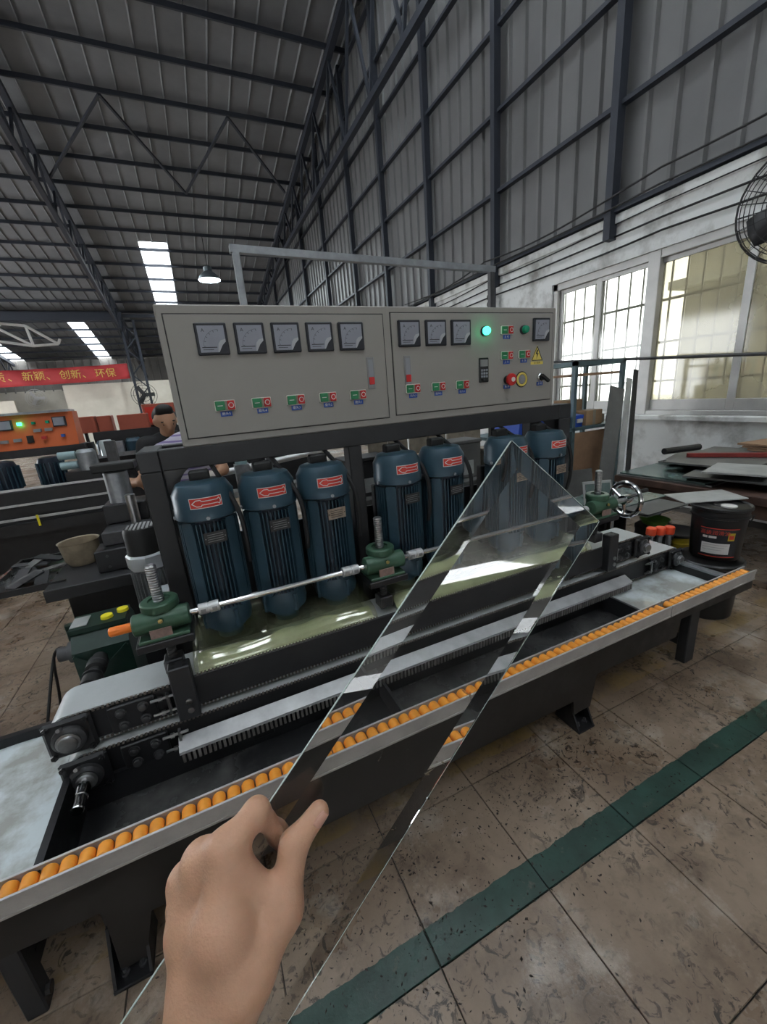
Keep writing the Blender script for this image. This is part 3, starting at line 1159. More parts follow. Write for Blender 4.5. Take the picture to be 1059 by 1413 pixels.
def push(x, z, s, parent, lab):
    f = MB().box(x - .036, x + .036, DF - .006, DF, z - .019, z + .019, .002).build('push_switch', 'button_frame', parent)
    MB().box(x - .0355, x - .030, DF - .0042, DF - .0002, z - .0195, z + .0195).build('switch_side', 'rubber', f, smooth=False)
    MB().box(x - .033, x + .000, DF - .011, DF - .005, z - .0165, z + .0165, .002).build('start_button', 'green_button', f)
    MB().box(x + .000, x + .008, DF - .009, DF - .005, z - .0165, z + .0165, .001).build('interlock', 'button_mid', f)
    MB().box(x + .008, x + .033, DF - .012, DF - .005, z - .0165, z + .0165, .002).build('stop_button', 'red_button', f)
    MB().torus((x + .0205, DF - .0122, z), (0, 1, 0), .0085, .0013, 20, 5).build('stop_ring', 'white_print', f)
    MB().box(x - .026, x - .008, DF - .0115, DF - .0108, z - .001, z + .001).build('start_bar', 'white_print', f, smooth=False)
    lb = MB().box(x - .020, x + .020, DF - .0018, DF, z - .0385, z - .0205).build('name_tag', 'label_blue', parent, smooth=False)
    face_text(lab, .0125, x, z - .0295, DF - .0022, 'white_print', lb)


for q in range(5):
    push(.108 + .130 * q, 1.553, 1, dl, '磨头%d' % (5 - q))
for q in range(3):
    push(.887 + .1295 * q, 1.560, 1, dr, '抛头%d' % (3 - q))
push(1.405, 1.789, 1, dr, '主 机')
push(1.405, 1.677, 1, dr, '上 升')
push(1.512, 1.679, 1, dr, '水 泵')


def pilot(x, z, mt, lab):
    o = MB().lathe((x, DF, z), [(.021, 0), (.021, -.010), (.019, -.012)], 20, 'y').build('pilot_lamp', 'meter_black', dr)
    l_ = MB().lathe((x, DF - .010, z), [(.0175, 0), (.0175, -.012), (.015, -.018), (.008, -.021), (.0, -.0215)], 20, 'y').build('lens', mt, o)
    l_['label'] = lab


pilot(1.275, 1.786, 'green_lit', 'glowing green lens')
pilot(1.506, 1.789, 'green_lens', 'unlit green lens')


def counter(x, z, parent):
    o = MB().box(x - .017, x + .017, DF - .004, DF, z - .062, z + .062, .002).build('slide_counter', 'display_grey', parent)
    MB().box(x - .010, x + .010, DF - .0055, DF - .0038, z - .052, z + .052).build('slot', 'meter_cover', o, smooth=False)
    MB().box(x - .012, x + .012, DF - .010, DF - .004, z - .045, z - .015, .002).build('slider', 'red_button', o)


counter(.694, 1.634, dl)
counter(.867, 1.634, dr)
o = MB().box(1.240, 1.296, DF - .007, DF, 1.563, 1.672, .003).build('speed_controller', 'display_black', dr)
MB().box(1.247, 1.289, DF - .0085, DF - .0068, 1.634, 1.664).build('screen', 'display_grey', o, smooth=False)
k = MB()
for i in range(3):
    for j in range(3):
        k.box(1.249 + j * .014, 1.260 + j * .014, DF - .0095, DF - .0068, 1.600 - i * .014 + .012, 1.610 - i * .014 + .012, .001)
k.build('keypad', 'meter_cover', o)
MB().lathe((1.258, DF - .007, 1.578), [(.008, 0), (.0065, -.012)], 12, 'y').build('dial_knob', 'rubber', o)
# emergency stop, yellow ring, selector, warning triangle
o = MB().lathe((1.409, DF, 1.566), [(.020, 0), (.020, -.016), (.012, -.017), (.012, -.026)], 20, 'y').build('emergency_stop', 'meter_black', dr)
b_ = MB().lathe((1.409, DF - .024, 1.566), [(.026, 0), (.029, -.006), (.027, -.016), (.017, -.021), (.0, -.022)], 24, 'y').build('mushroom_head', 'red_button', o)
MB().lathe((1.409, DF - .0455, 1.566), [(.011, 0), (.0105, -.002), (0, -.0022)], 16, 'y').build('head_mark', 'label_white', b_)
lb = MB().box(1.389, 1.429, DF - .0018, DF, 1.525, 1.543).build('name_tag', 'label_blue', dr, smooth=False)
face_text('急 停', .0125, 1.409, 1.534, DF - .0022, 'white_print', lb)
o = MB().lathe((1.501, DF, 1.563), [(.038, 0), (.038, -.002), (.034, -.0025)], 32, 'y').build('stop_ring_plate', 'ink', dr)
MB().torus((1.501, DF - .0026, 1.563), (0, 1, 0), .028, .0055, 32, 6).build('yellow_ring', 'sign_yellow', o)
MB().lathe((1.501, DF - .002, 1.563), [(.021, 0), (.021, -.003), (.018, -.004)], 24, 'y').build('ring_centre', 'display_grey', o)
o = MB().lathe((1.620, DF, 1.566), [(.020, 0), (.020, -.010), (.017, -.013)], 20, 'y').build('selector_switch', 'chrome', dr)
MB().lathe((1.620, DF - .012, 1.566), [(.016, 0), (.015, -.010)], 16, 'y').beam((1.607, DF - .026, 1.577), (1.651, DF - .030, 1.545), .012, .016, (0, 1, 0)).build('selector_handle', 'rubber', o)
lb = MB().box(1.600, 1.640, DF - .0018, DF, 1.527, 1.545).build('name_tag', 'label_blue', dr, smooth=False)
face_text('点 动', .0125, 1.620, 1.536, DF - .0022, 'white_print', lb)
tx, tz = 1.598, 1.672
o = MB().prism([(tx - .038, tz - .026), (tx + .038, tz - .026), (tx, tz + .046)], 'y', DF - .0012, DF).build('warning_sign', 'sign_yellow', dr, smooth=False)
k = MB()
tri = [(tx - .034, tz - .0235), (tx + .034, tz - .0235), (tx, tz + .041)]
for i in range(3):
    a, b = tri[i], tri[(i + 1) % 3]
    k.beam((a[0], DF - .0016, a[1]), (b[0], DF - .0016, b[1]), .0035, .0008, (0, 1, 0))
k.prism([(tx - .002, tz + .026), (tx - .010, tz + .004), (tx - .001, tz + .006), (tx - .004, tz - .017), (tx + .009, tz + .010), (tx + .001, tz + .009), (tx + .006, tz + .024)], 'y', DF - .0018, DF - .0011)
k.build('lightning_symbol', 'ink', o, smooth=False)
lb = MB().box(tx - .040, tx + .040, DF - .001, DF, tz - .043, tz - .029).build('warning_tag', 'sign_yellow', dr, smooth=False)
face_text('当心触电', .011, tx, tz - .036, DF - .0014, 'ink', lb)

# ---- motors
def make_motor(loc, label):
    t = thing('motor', label, 'motor', loc, 'blue grinding motors under the control cabinet')
    x, y, z = loc          # z = bottom of the flange
    B = MB()
    n = 48
    R0 = .080
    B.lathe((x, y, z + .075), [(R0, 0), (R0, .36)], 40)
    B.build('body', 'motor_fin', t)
    fn = MB()
    for k in range(44):
        an = 2 * PI * k / 44
        dg = math.degrees(an) % 90
        if 36 < dg < 54:
            continue
        c, s = math.cos(an), math.sin(an)
        fn.obox((x + c * .0895, y + s * .0895, z + .25), (c * .011, s * .011, 0), (-s * .0018, c * .0018, 0), (0, 0, .165))
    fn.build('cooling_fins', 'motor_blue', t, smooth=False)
    sp = MB()
    for q in range(4):
        an = PI / 4 + q * PI / 2
        c, s = math.cos(an), math.sin(an)
        sp.obox((x + c * .088, y + s * .088, z + .25), (c * .0105, s * .0105, 0), (-s * .019, c * .019, 0), (0, 0, .172))
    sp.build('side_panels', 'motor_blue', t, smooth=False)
    MB().lathe((x, y, z), [(.048, -.055), (.048, -.02), (.066, -.018), (.068, .0), (.086, .002), (.090, .03), (.086, .055), (.082, .08)], 40).build('end_bell', 'motor_blue', t)
    for q in range(4):
        an = q * PI / 2 - PI / 2 + .35
        MB().lathe((x + math.cos(an) * .085, y + math.sin(an) * .085, z + .02), [(.009, -.022), (.009, .05)], 8).build('flange_lug', 'motor_blue', t)
    MB().lathe((x, y, z + .425), [(.098, 0), (.1045, .004), (.1045, .038), (.1030, .041), (.1030, .088), (.084, .122), (.078, .125), (.02, .126), (0, .126)], 12 * 4).build('fan_cowl', 'motor_blue', t)
    MB().box(x - .035, x + .035, y + .02, y + .065, z + .535, z + .583, .006).build('terminal_box', 'rubber', t)
    MB().box(x - .075, x + .075, y + .100, y + .135, z - .02, z + .40, .004).build('carriage_plate', 'black_steel', t)
    MB().box(x - .05, x + .05, y + .135, y + .24, z - .02, z + .10, .004).build('carriage_foot', 'black_steel', t)
    # bolts on the cowl
    for an in (-PI / 2 + .02, -PI / 2 + 1.35, -PI / 2 - 1.35):
        c, s = math.cos(an), math.sin(an)
        MB().cyl((x + c * .103, y + s * .103, z + .437), (x + c * .110, y + s * .110, z + .437), .0065, n=8).build('bolt', 'galvanised', t)

    def patch(a0, a1, z0, z1, r, mt, name, par, pts=None, nn=12):
        m_ = MB()
        for i in range(nn + 1):
            an = a0 + (a1 - a0) * i / nn
            m_.add([(x + math.cos(an) * r, y + math.sin(an) * r, z0), (x + math.cos(an) * r, y + math.sin(an) * r, z1)], [])
        m_.f = [(2 * i, 2 * i + 2, 2 * i + 3, 2 * i + 1) for i in range(nn)]
        return m_.build(name, mt, par, fix=False)
    ac = -PI / 2 + .05
    stick = patch(ac - .52, ac + .52, z + .472, z + .509, .1034, 'white_print', 'arrow_sticker', t)
    patch(ac - .50, ac + .50, z + .4745, z + .5065, .1038, 'arrow_red', 'sticker_field', stick)
    # white arrow outline pointing left: tail oval and head
    m_ = MB()
    sh = [(-.44, .0), (-.30, .0105), (-.16, .011), (-.13, .006), (.36, .006), (.42, .011), (.47, .0), (.42, -.011), (.36, -.006), (-.13, -.006), (-.16, -.011), (-.30, -.0105)]
    rr = .1042
    for i in range(len(sh)):
        (a_, h_), (b_, g_) = sh[i], sh[(i + 1) % len(sh)]
        nseg = 6
        for q in range(nseg):
            t0, t1 = q / nseg, (q + 1) / nseg
            A0, H0 = ac + a_ + (b_ - a_) * t0, z + .4905 + h_ + (g_ - h_) * t0
            A1, H1 = ac + a_ + (b_ - a_) * t1, z + .4905 + h_ + (g_ - h_) * t1
            m_.beam((x + math.cos(A0) * rr, y + math.sin(A0) * rr, H0), (x + math.cos(A1) * rr, y + math.sin(A1) * rr, H1), .0008, .0026)
    m_.build('arrow_outline', 'white_print', stick, smooth=False)
    return t


def motor_plate(t, loc, brass):
    x, y, z = loc
    ac = -PI / 2 + .12
    c, s = math.cos(ac), math.sin(ac)
    p = MB().obox((x + c * .1035, y + s * .1035, z + .365), (-s * .037, c * .037, 0), (c * .0015, s * .0015, 0), (0, 0, .021)).build('name_plate', 'plate_brass' if brass else 'name_plate', t, smooth=False)
    k = MB()
    for i in range(4):
        k.obox((x + c * .1055, y + s * .1055, z + .377 - i * .008), (-s * .026, c * .026, 0), (c * .0004, s * .0004, 0), (0, 0, .0009))
    for sg in (-1, 1):
        k.cyl((x + c * .104 - s * .032 * sg, y + s * .104 + c * .032 * sg, z + .365), (x + c * .1075 - s * .032 * sg, y + s * .1075 + c * .032 * sg, z + .365), .0022, n=6)
    k.build('plate_print', 'display_grey' if not brass else 'ink', p, smooth=False)


MZ = .755
MX = [-.024, .198, .418, .752, .975, 1.348, 1.600]
ML = ['blue vertical motor beside the left post, first of the row',
      'blue vertical motor, second from the left post',
      'blue vertical motor with a worn brass plate just left of the middle post',
      'blue vertical motor just right of the middle post',
      'blue vertical motor, second to the right of the middle post',
      'blue vertical motor partly seen through the top of the held glass',
      'blue vertical motor beside the right post, last of the row']
proto = make_motor((MX[0], 1.55, MZ), ML[0])
for i, xx in enumerate(MX):
    mo = proto if i == 0 else dup(proto, (xx, 1.55, MZ), ML[i])
    MXo = mo
    ORI[mo.name] = V(xx, 1.55, MZ)
    mo['_'] = i
for o in list(COL.objects):
    if '_' in o.keys():
        i = o['_']
        motor_plate(o, (MX[i], 1.55, MZ), i in (2, 5, 6))
        del o['_']
# power cables from the cabinet down to the motors
for i, xx in enumerate(MX):
    kp = [(xx + .045, 1.655, 1.35), (xx + .06, 1.60, 1.315), (xx + .085, 1.50, 1.255), (xx + .108, 1.475, 1.17), (xx + .113, 1.48, 1.06), (xx + .112, 1.50, .98)]
    pts = []
    for a in range(len(kp) - 1):
        for q in range(5):
            s_ = q / 5
            p0, p1, p2, p3 = [Vector(kp[max(0, min(len(kp) - 1, a + d))]) for d in (-1, 0, 1, 2)]
            pts.append(.5 * ((2 * p1) + (p2 - p0) * s_ + (2 * p0 - 5 * p1 + 4 * p2 - p3) * s_ * s_ + (3 * p1 - p0 - 3 * p2 + p3) * s_ ** 3))
    c = MB().tube(pts, .009, 8).build('power_cable', 'cable_black', None)
    tag(c, 'black power cable hanging from the cabinet to the ' + ['first', 'second', 'third', 'fourth', 'fifth', 'sixth', 'seventh'][i] + ' blue motor from the left', 'cable', 'motor power cables')

# ---- splash guards under the motors
def guard(x0, x1, label):
    prof = [(1.382, .668), (1.386, .684), (1.396, .698), (1.413, .709), (1.45, .717), (1.52, .722), (1.62, .724), (1.74, .724)]
    t = thing('splash_guard', label, 'splash guard', ((x0 + x1) / 2, 1.5, .68))
    m_ = MB()
    nx = 30
    vs = []
    for i in range(nx + 1):
        s = i / nx
        dz = .0
        e = min(s, 1 - s)
        dz = -.010 * max(0, 1 - e / .06) ** 2 + .0025 * math.sin(s * 19)
        for (yy, zz) in prof:
            vs.append((x0 + (x1 - x0) * s, yy, zz + dz * min(1, (zz - .66) * 25)))
    k = len(prof)
    fs = [(i * k + j, (i + 1) * k + j, (i + 1) * k + j + 1, i * k + j + 1) for i in range(nx) for j in range(k - 1)]
    m_.add(vs, fs)
    o = m_.build('guard_sheet', 'guard_plastic', t, ang=60)
    md = o.modifiers.new('thick', 'SOLIDIFY')
    md.thickness = .003
    tr = MB()
    x = x0 + .004
    while x < x1 - .004:
        tr.box(x, x + .006, 1.376, 1.382, .662, .668)
        x += .0125
    tr.build('perforated_trim', 'belt_edge', t, smooth=False, kind='stuff')
    # bed under the guard: pale slurry and grinding cups
    MB().box(x0 + .01, x1 - .01, 1.40, 1.74, .64, .652).build('wheel_bed', 'wet_black_glint', t, smooth=False)
    vs, fs = [], []
    nx, ny = 60, 10
    rs = random.Random(int(x0 * 100))
    for i in range(nx + 1):
        xx = x0 + .012 + (x1 - x0 - .024) * i / nx
        wv = .105 + .016 * math.sin(i * .21) + .010 * math.sin(i * .47 + 1)
        for j in range(ny + 1):
            q = j / ny
            vs.append((xx, 1.391 + wv * q, .656 + (.034 + .004 * math.sin(i * .3)) * math.sin(PI * q ** 1.25)))
    for i in range(nx):
        for j in range(ny):
            a = i * (ny + 1) + j
            fs.append((a, a + ny + 1, a + ny + 2, a + 1))
    o = MB().add(vs, fs).build('slurry_ridge', 'slurry_paste', t, ang=80)
    return t


guard(-.165, .535, 'yellowish clear plastic splash guard under the three left motors')
guard(.625, 1.795, 'yellowish clear plastic splash guard under the right motors behind the glass')

# ---- conveyors
def bearing(x, y, z, sz, parent, shaft):
    o = MB().box(x - sz, x + sz, y - .018, y, z - sz, z + sz, .012).build('bearing_block', 'black_steel', parent)
    MB().lathe((x, y - .018, z), [(sz * .72, 0), (sz * .70, -.012), (sz * .55, -.020)], 28, 'y').build('bearing_housing', 'dark_steel', o)
    MB().lathe((x, y - .030, z), [(sz * .50, 0), (sz * .50, -.012), (sz * .40, -.013), (sz * .40, -.020), (sz * .36, -.022), (sz * .30, -.022), (0, -.022)], 24, 'y').build('bearing_ring', 'steel', o)
    for a in (-1, 1):
        for c in (-1, 1):
            MB().lathe((x + a * sz * .78, y - .018, z + c * sz * .78), [(.010, 0), (.010, -.008), (.005, -.008), (.005, -.013)], 6, 'y').build('bolt', 'black_steel', o)
    MB().cyl((x - .01, y - .026, z + sz * .7), (x - .012, y - .045, z + sz * .85), .006, n=8).build('grease_nipple', 'steel', o)
    if shaft:
        MB().lathe((x, y - .04, z), [(.020, 0), (.020, -.06), (.018, -.061), (.018, -.105), (.016, -.108)], 20, 'y').build('shaft', 'chrome', o)


def belt_loop(x0, x1, zc, r, y0, y1, t, parent, name, mt, th=.006):
    out, inn = [], []
    k = 14
    for rr, L_ in ((r, out), (r - th, inn)):
        for i in range(k + 1):
            a = PI / 2 + PI * i / k
            L_.append((x0 + rr * math.cos(a), zc + rr * math.sin(a)))
        for i in range(k + 1):
            a = -PI / 2 + PI * i / k
            L_.append((x1 + rr * math.cos(a), zc + rr * math.sin(a)))
    m_ = MB()
    n = len(out)
    vs = [(p[0], y0, p[1]) for p in out] + [(p[0], y1, p[1]) for p in out] + [(p[0], y0, p[1]) for p in inn] + [(p[0], y1, p[1]) for p in inn]
    fs = []
    for i in range(n):
        j = (i + 1) % n
        fs += [(i, j, n + j, n + i), (2 * n + i, 3 * n + i, 3 * n + j, 2 * n + j), (i, 2 * n + i, 2 * n + j, j), (n + i, n + j, 3 * n + j, 3 * n + i)]
    m_.add(vs, fs)
    return m_.build(name, mt, parent)


def conveyor(label, x0, x1, zc, yf, shaft, plates, name='conveyor'):
    t = thing(name, label, 'conveyor', ((x0 + x1) / 2, yf + .08, zc))
    r = .064
    belt_loop(x0, x1, zc, r, yf + .005, yf + .165, .006, t, 'belt', 'belt_white')
    # toothed rims of the belt
    tt = MB()
    x = x0
    while x < x1:
        for sg in (1, -1):
            tt.box(x, x + .007, yf - .002, yf + .005, zc + sg * (r - .006) - .004, zc + sg * (r - .006) + .004)
        x += .0135
    tt.build('belt_teeth', 'belt_edge', t, smooth=False, kind='stuff')
    MB().box(x0 + .05, x1 - .05, yf + .006, yf + .16, zc - .052, zc + .052).build('beam', 'black_steel', t)
    for xx in (x0, x1):
        MB().lathe((xx, yf + .01, zc), [(.02, 0), (.056, .0), (.056, .15), (.02, .15)], 24, 'y').build('drum', 'dark_steel', t)
    for (a, b) in plates:
        p = MB().box(a, b, yf - .012, yf + .004, zc - .050, zc + .050, .004).build('tension_plate', 'black_steel', t)
        cx = (a + b) / 2
        for dx in (-.032, .032):
            for dz in (-.024, .024):
                q = MB().lathe((cx + dx, yf - .012, zc + dz), [(.0165, 0), (.0165, -.005), (.012, -.006), (.012, -.014), (.0095, -.0155)], 14, 'y').build('clamp_bolt', 'dark_steel', p)
    bearing(x0, yf - .004, zc, .066, t, shaft)
    bearing(x1, yf - .004, zc, .060, t, False)
    return t


uc = conveyor('upper clamping conveyor with white belt below the motors', -.545, 2.20, .588, 1.39, False, [(-.44, -.30), (1.98, 2.11)], 'conveyor')
lc = conveyor('lower clamping conveyor with a bare chrome shaft at its left end', -.530, 2.50, .446, 1.37, True, [(-.43, -.29), (2.27, 2.40)], 'conveyor')
# cover under the guards on the upper conveyor
MB().box(-.185, 1.93, 1.374, 1.3855, .546, .662, .002).build('cover_plate', 'charcoal', uc)
# tension screws beside the plates
for cvy, zc, yf, xs in ((uc, .588, 1.39, (-.285, 1.965)), (lc, .446, 1.37, (-.275, 2.255))):
    for x in xs:
        m_ = MB()
        for dz in (-.028, .028):
            m_.cyl((x - .03, yf - .014, zc + dz), (x + .05, yf - .014, zc + dz), .005, n=8)
            m_.lathe((x, yf - .014, zc + dz), [(.009, -.006), (.009, .006)], 6, 'x')
        m_.box(x + .018, x + .026, yf - .020, yf, zc - .038, zc + .038)
        m_.build('tension_screw', 'steel', cvy)
# aluminium slide strip with comb on the lower conveyor
m_ = MB().prism([(1.366, .452), (1.315, .428), (1.313, .419), (1.366, .442)], 'x', -.262, 2.06)
m_.build('slide_strip', 'aluminium', lc)
MB().box(-.262, 2.06, 1.322, 1.366, .385, .424).build('comb_backing', 'rubber', lc)
m_ = MB()
x = -.255
while x < 2.05:
    m_.box(x, x + .0085, 1.309, 1.322, .388, .420)
    x += .0165
m_.build('comb', 'comb_grey', lc, smooth=False, kind='stuff')

# ---- machined blocks carrying the jacks
def lift_block(x, label):
    t = thing('lift_block', label, 'bracket', (x, 1.36, .53))
    MB().box(x - .034, x + .034, 1.335, 1.386, .528, .735, .004).build('block', 'frame_grey', t)
    for z in (.565, .600):
        MB().lathe((x + .008, 1.335, z), [(.0105, 0), (.0105, -.005), (.006, -.006)], 12, 'y').build('bolt', 'steel', t)
    for dx, dy in ((-.018, .012), (.018, .012), (-.018, .036), (.018, .036)):
        MB().lathe((x + dx, 1.335 + dy, .7345), [(.007, 0), (.007, .001)], 12).build('bolt_hole', 'rubber', t)
    return t


lift_block(-.205, 'grey machined steel block with two bolts under the left screw jack')
lift_block(1.905, 'grey machined steel block with two bolts at the right end of the machine')

# ---- screw jacks and synchronising shaft
JY, JZ = 1.425, .905


def make_jack(x, label):
    t = thing('screw_jack', label, 'screw jack', (x, JY, .83), 'green screw jacks')
    MB().lathe((x, JY, JZ - .055), [(.050, 0), (.052, .004), (.052, .075), (.058, .078), (.058, .100), (.054, .104), (.034, .105), (.033, .098), (0, .098)], 32).build('body', 'jack_green', t)
    MB().lathe((x - .085, JY - .028, JZ - .012), [(.030, 0), (.036, .004), (.036, .166), (.030, .170)], 24, 'x').build('worm_housing', 'jack_green', t)
    MB().lathe((x, JY - .064, JZ + .002), [(.010, 0), (.010, -.004)], 14, 'y').build('plug_seat', 'jack_green', t)
    MB().lathe((x, JY - .067, JZ + .002), [(.0075, 0), (.0075, -.006), (.004, -.007)], 6, 'y').build('filler_plug', 'brass', t)
    MB().box(x - .038, x + .026, JY - .068, JY - .064, JZ - .055, JZ - .025).build('maker_plate', 'label_brown', t, smooth=False)
    MB().box(x - .075, x + .075, JY - .070, JY + .065, JZ - .068, JZ - .055, .003).build('base_flange', 'jack_green', t)
    MB().box(x - .085, x + .085, JY - .075, JY + .075, JZ - .095, JZ - .068, .003).build('mount_plate', 'black_steel', t)
    # threaded screw, above and below
    m_ = MB()
    prof = []
    h = JZ + .045
    while h < JZ + .165:
        prof += [(.0165, h - JZ), (.0175, h - JZ + .002), (.0175, h - JZ + .004), (.015, h - JZ + .006), (.015, h - JZ + .008)]
        h += .0085
    m_.lathe((x, JY, JZ), [(.015, .04)] + prof + [(.010, prof[-1][1] + .002)], 20)
    m_.build('lead_screw', 'steel', t)
    prof = [(.016 if q % 2 else .0135, -.18 + q * .006) for q in range(15)]
    MB().lathe((x, JY, JZ), prof, 16).build('lower_screw', 'dark_steel', t)
    MB().box(x - .03, x + .03, JY - .03, JY + .03, JZ - .22, JZ - .17, .004).build('screw_nut', 'dark_steel', t)
    return t


JX = [-.222, .588, 1.860]
jp = make_jack(JX[0], 'green screw jack with an orange shaft cap at the left end')
j2 = dup(jp, (JX[1], JY, .83), 'green screw jack on the shaft between the two groups of motors')
j3 = dup(jp, (JX[2], JY, .83), 'green screw jack with a chrome handwheel at the right end')
o = MB().lathe((JX[0] - .085, JY - .028, JZ - .012), [(.012, 0), (.0155, -.004), (.0155, -.062), (.012, -.066)], 18, 'x').build('shaft_cap', 'orange_cap', jp)
o['label'] = 'orange plastic cap'


def coupling(x, parent):
    m_ = MB().lathe((x - .034, JY - .028, JZ - .012), [(.017, 0), (.0195, .002), (.0195, .031), (.017, .032), (.017, .036), (.0195, .037), (.0195, .066), (.017, .068)], 22, 'x')
    o = m_.build('coupling', 'aluminium', parent)
    k = MB()
    for dx in (-.026, .010):
        k.box(x + dx, x + dx + .016, JY - .049, JY - .046, JZ - .018, JZ - .006)
    k.build('coupling_slot', 'display_grey', o, smooth=False)


for (a, b, lab) in ((JX[0], JX[1], 'bright steel shaft in front of the three left motors'), (JX[1], JX[2], 'bright steel shaft in front of the right motors, crossing behind the glass')):
    t = thing('drive_shaft', lab, 'shaft', ((a + b) / 2, JY - .028, JZ - .012))
    MB().cyl((a + .082, JY - .028, JZ - .012), (b - .082, JY - .028, JZ - .012), .0105, n=20).build('rod', 'chrome', t)
    coupling(a + .145, t)
    coupling(b - .145, t)
# handwheel
hw = thing('handwheel', 'chrome handwheel on the right screw jack', 'handwheel', (JX[2] + .17, JY - .028, JZ - .012))
wx = JX[2] + .19
wc = V(wx, JY - .028, JZ - .012)
nrm = V(1, -.10, .0).normalized()
MB().cyl((JX[2] + .08, JY - .028, JZ - .012), wc + V(.012, 0, 0), .013, n=16).build('stub_shaft', 'steel', hw)
MB().torus(wc, nrm, .092, .0125, 40, 10).build('rim', 'chrome', hw)
MB().lathe(wc - V(.025, 0, 0), [(.026, 0), (.028, .01), (.024, .05), (.016, .056)], 20, 'x').build('hub', 'chrome', hw)
for q in range(3):
    an = q * 2 * PI / 3 + .5
    d = V(0, math.cos(an), math.sin(an))
    MB().tube([wc + d * .02 + V(-.012, 0, 0), wc + d * .055 + V(-.006, 0, 0), wc + d * .092], [.011, .009, .008], 10).build('spoke', 'chrome', hw)
MB().cyl(wc + V(.0, -.07, .055), wc + V(.06, -.07, .055), .010, .012, n=14).build('crank_grip', 'rubber', hw)

# ---- gearbox drive behind the left end
gb = thing('gear_reducer', 'dark green gear reducer with two yellow plugs behind the left conveyor end', 'gearbox', (-.54, 1.95, .30))
poly = [(1.84, .33), (2.06, .33), (2.06, .66), (2.02, .70), (1.90, .70), (1.84, .63)]
MB().prism(poly, 'x', -.635, -.43).build('housing', 'gear_green', gb)
k = MB()
for (p, q) in (((-.63, .62), (-.56, .56)), ((-.44, .62), (-.51, .56)), ((-.63, .40), (-.56, .46)), ((-.44, .40), (-.51, .46))):
    k.beam((p[0], 1.835, p[1]), (q[0], 1.835, q[1]), .012, .012, (0, 1, 0))
k.build('ribs', 'gear_green', gb, smooth=False)
MB().obox((-.535, 1.95, .705), (.103, 0, 0), (0, .07, -.0), (0, 0, .010)).build('top_cover', 'gear_green', gb, smooth=False)
for (xx, yy) in ((-.505, 1.93), (-.45, 1.965)):
    MB().lathe((xx, yy, .717), [(.024, 0), (.022, .012), (.0, .013)], 20).build('yellow_plug', 'yellow_cap', gb)
MB().box(-.635, -.575, 1.90, 1.99, .717, .720).build('maker_plate', 'sheet_pale', gb, smooth=False)
MB().lathe((-.635, 1.93, .60), [(.045, 0), (.045, -.03), (.03, -.035), (.03, -.07), (.018, -.075)], 18, 'x').build('connector', 'dark_steel', gb)
MB().cyl((-.66, 1.99, .60), (-.66, 1.99, .70), .018, n=12).build('breather', 'gear_green', gb)
MB().box(-.62, -.44, 1.86, 2.04, 0, .33, .004).build('pedestal', 'black_steel', gb)
for (x, z, i) in ((-.545, .588, 0), (-.530, .446, 1)):
    t = thing('drive_coupling', ['black jointed drive shaft from the gear reducer to the upper conveyor', 'black jointed drive shaft from the gear reducer to the lower conveyor'][i], 'shaft', (x, 1.7, z))
    MB().lathe((x, 1.565, z), [(.022, 0), (.022, .06), (.032, .065), (.032, .115), (.024, .12), (.024, .17), (.036, .175), (.036, .235), (.028, .24), (.028, .27)], 20, 'y').build('shaft', 'rubber', t)
    for yy in (1.60, 1.69, 1.77):
        MB().lathe((x, yy, z), [(.037, 0), (.037, .006)], 20, 'y').build('clamp_ring', 'dark_steel', t)
# floor cables left of the gearbox
for i, (off, lab) in enumerate(((0, 'thin black cable looping over the floor from the gear reducer'), (.22, 'thin black cable lying straight on the floor left of the machine'))):
    pts = [(-.70, 1.99, .60), (-.76, 2.02, .55), (-.83, 2.1 - off, .25), (-.95, 2.2 - off, .02), (-1.25, 2.35 - off, .008), (-1.7, 2.3 - off * 1.6, .008), (-2.4, 2.5 - off, .008)]
    sm = []
    for a in range(len(pts) - 1):
        for q in range(6):
            s = q / 6
            p0, p1, p2, p3 = [Vector(pts[max(0, min(len(pts) - 1, a + d))]) for d in (-1, 0, 1, 2)]
            sm.append(.5 * ((2 * p1) + (p2 - p0) * s + (2 * p0 - 5 * p1 + 4 * p2 - p3) * s * s + (3 * p1 - p0 - 3 * p2 + p3) * s ** 3))
    tag(MB().tube(sm, .006, 6).build('floor_cable', 'cable_black'), lab, 'cable')


# ================================================================== AROUND THE MACHINE, RIGHT
# coolant valves with red caps
for i, (x, y) in enumerate(((2.60, 1.575), (2.655, 1.55), (2.71, 1.525))):
    t = thing('valve', ['nearest', 'middle', 'farthest'][i] + ' of the three red-capped valves behind the right conveyor end', 'valve', (x, y, .50), 'red capped valves')
    MB().lathe((x, y, .405), [(.016, 0), (.016, .09), (.022, .095), (.022, .108)], 16).build('stem', 'galvanised', t)
    MB().lathe((x, y, .512), [(.028, 0), (.030, .004), (.030, .046), (.026, .051), (0, .052)], 12).build('cap', 'red_cap', t)
MB_ = MB().box(2.57, 2.74, 1.51, 1.60, .35, .405, .004).box(2.60, 2.64, 1.55, 1.59, 0, .35).build('valve_manifold', 'dark_steel')
tag(MB_, 'dark metal block under the three red-capped valves', 'manifold')


def bucket(x, y, z, r0, r1, h, label, name='bucket', mt='bucket_black'):
    t = thing(name, label, 'bucket', (x, y, z))
    MB().lathe((x, y, z), [(r0 * .96, 0), (r0, .008), (r1 * .97, h * .80), (r1 * 1.03, h * .81), (r1 * 1.03, h * .84), (r1 * .98, h * .85), (r1, h * .95)], 40).build('body', mt, t)
    return t


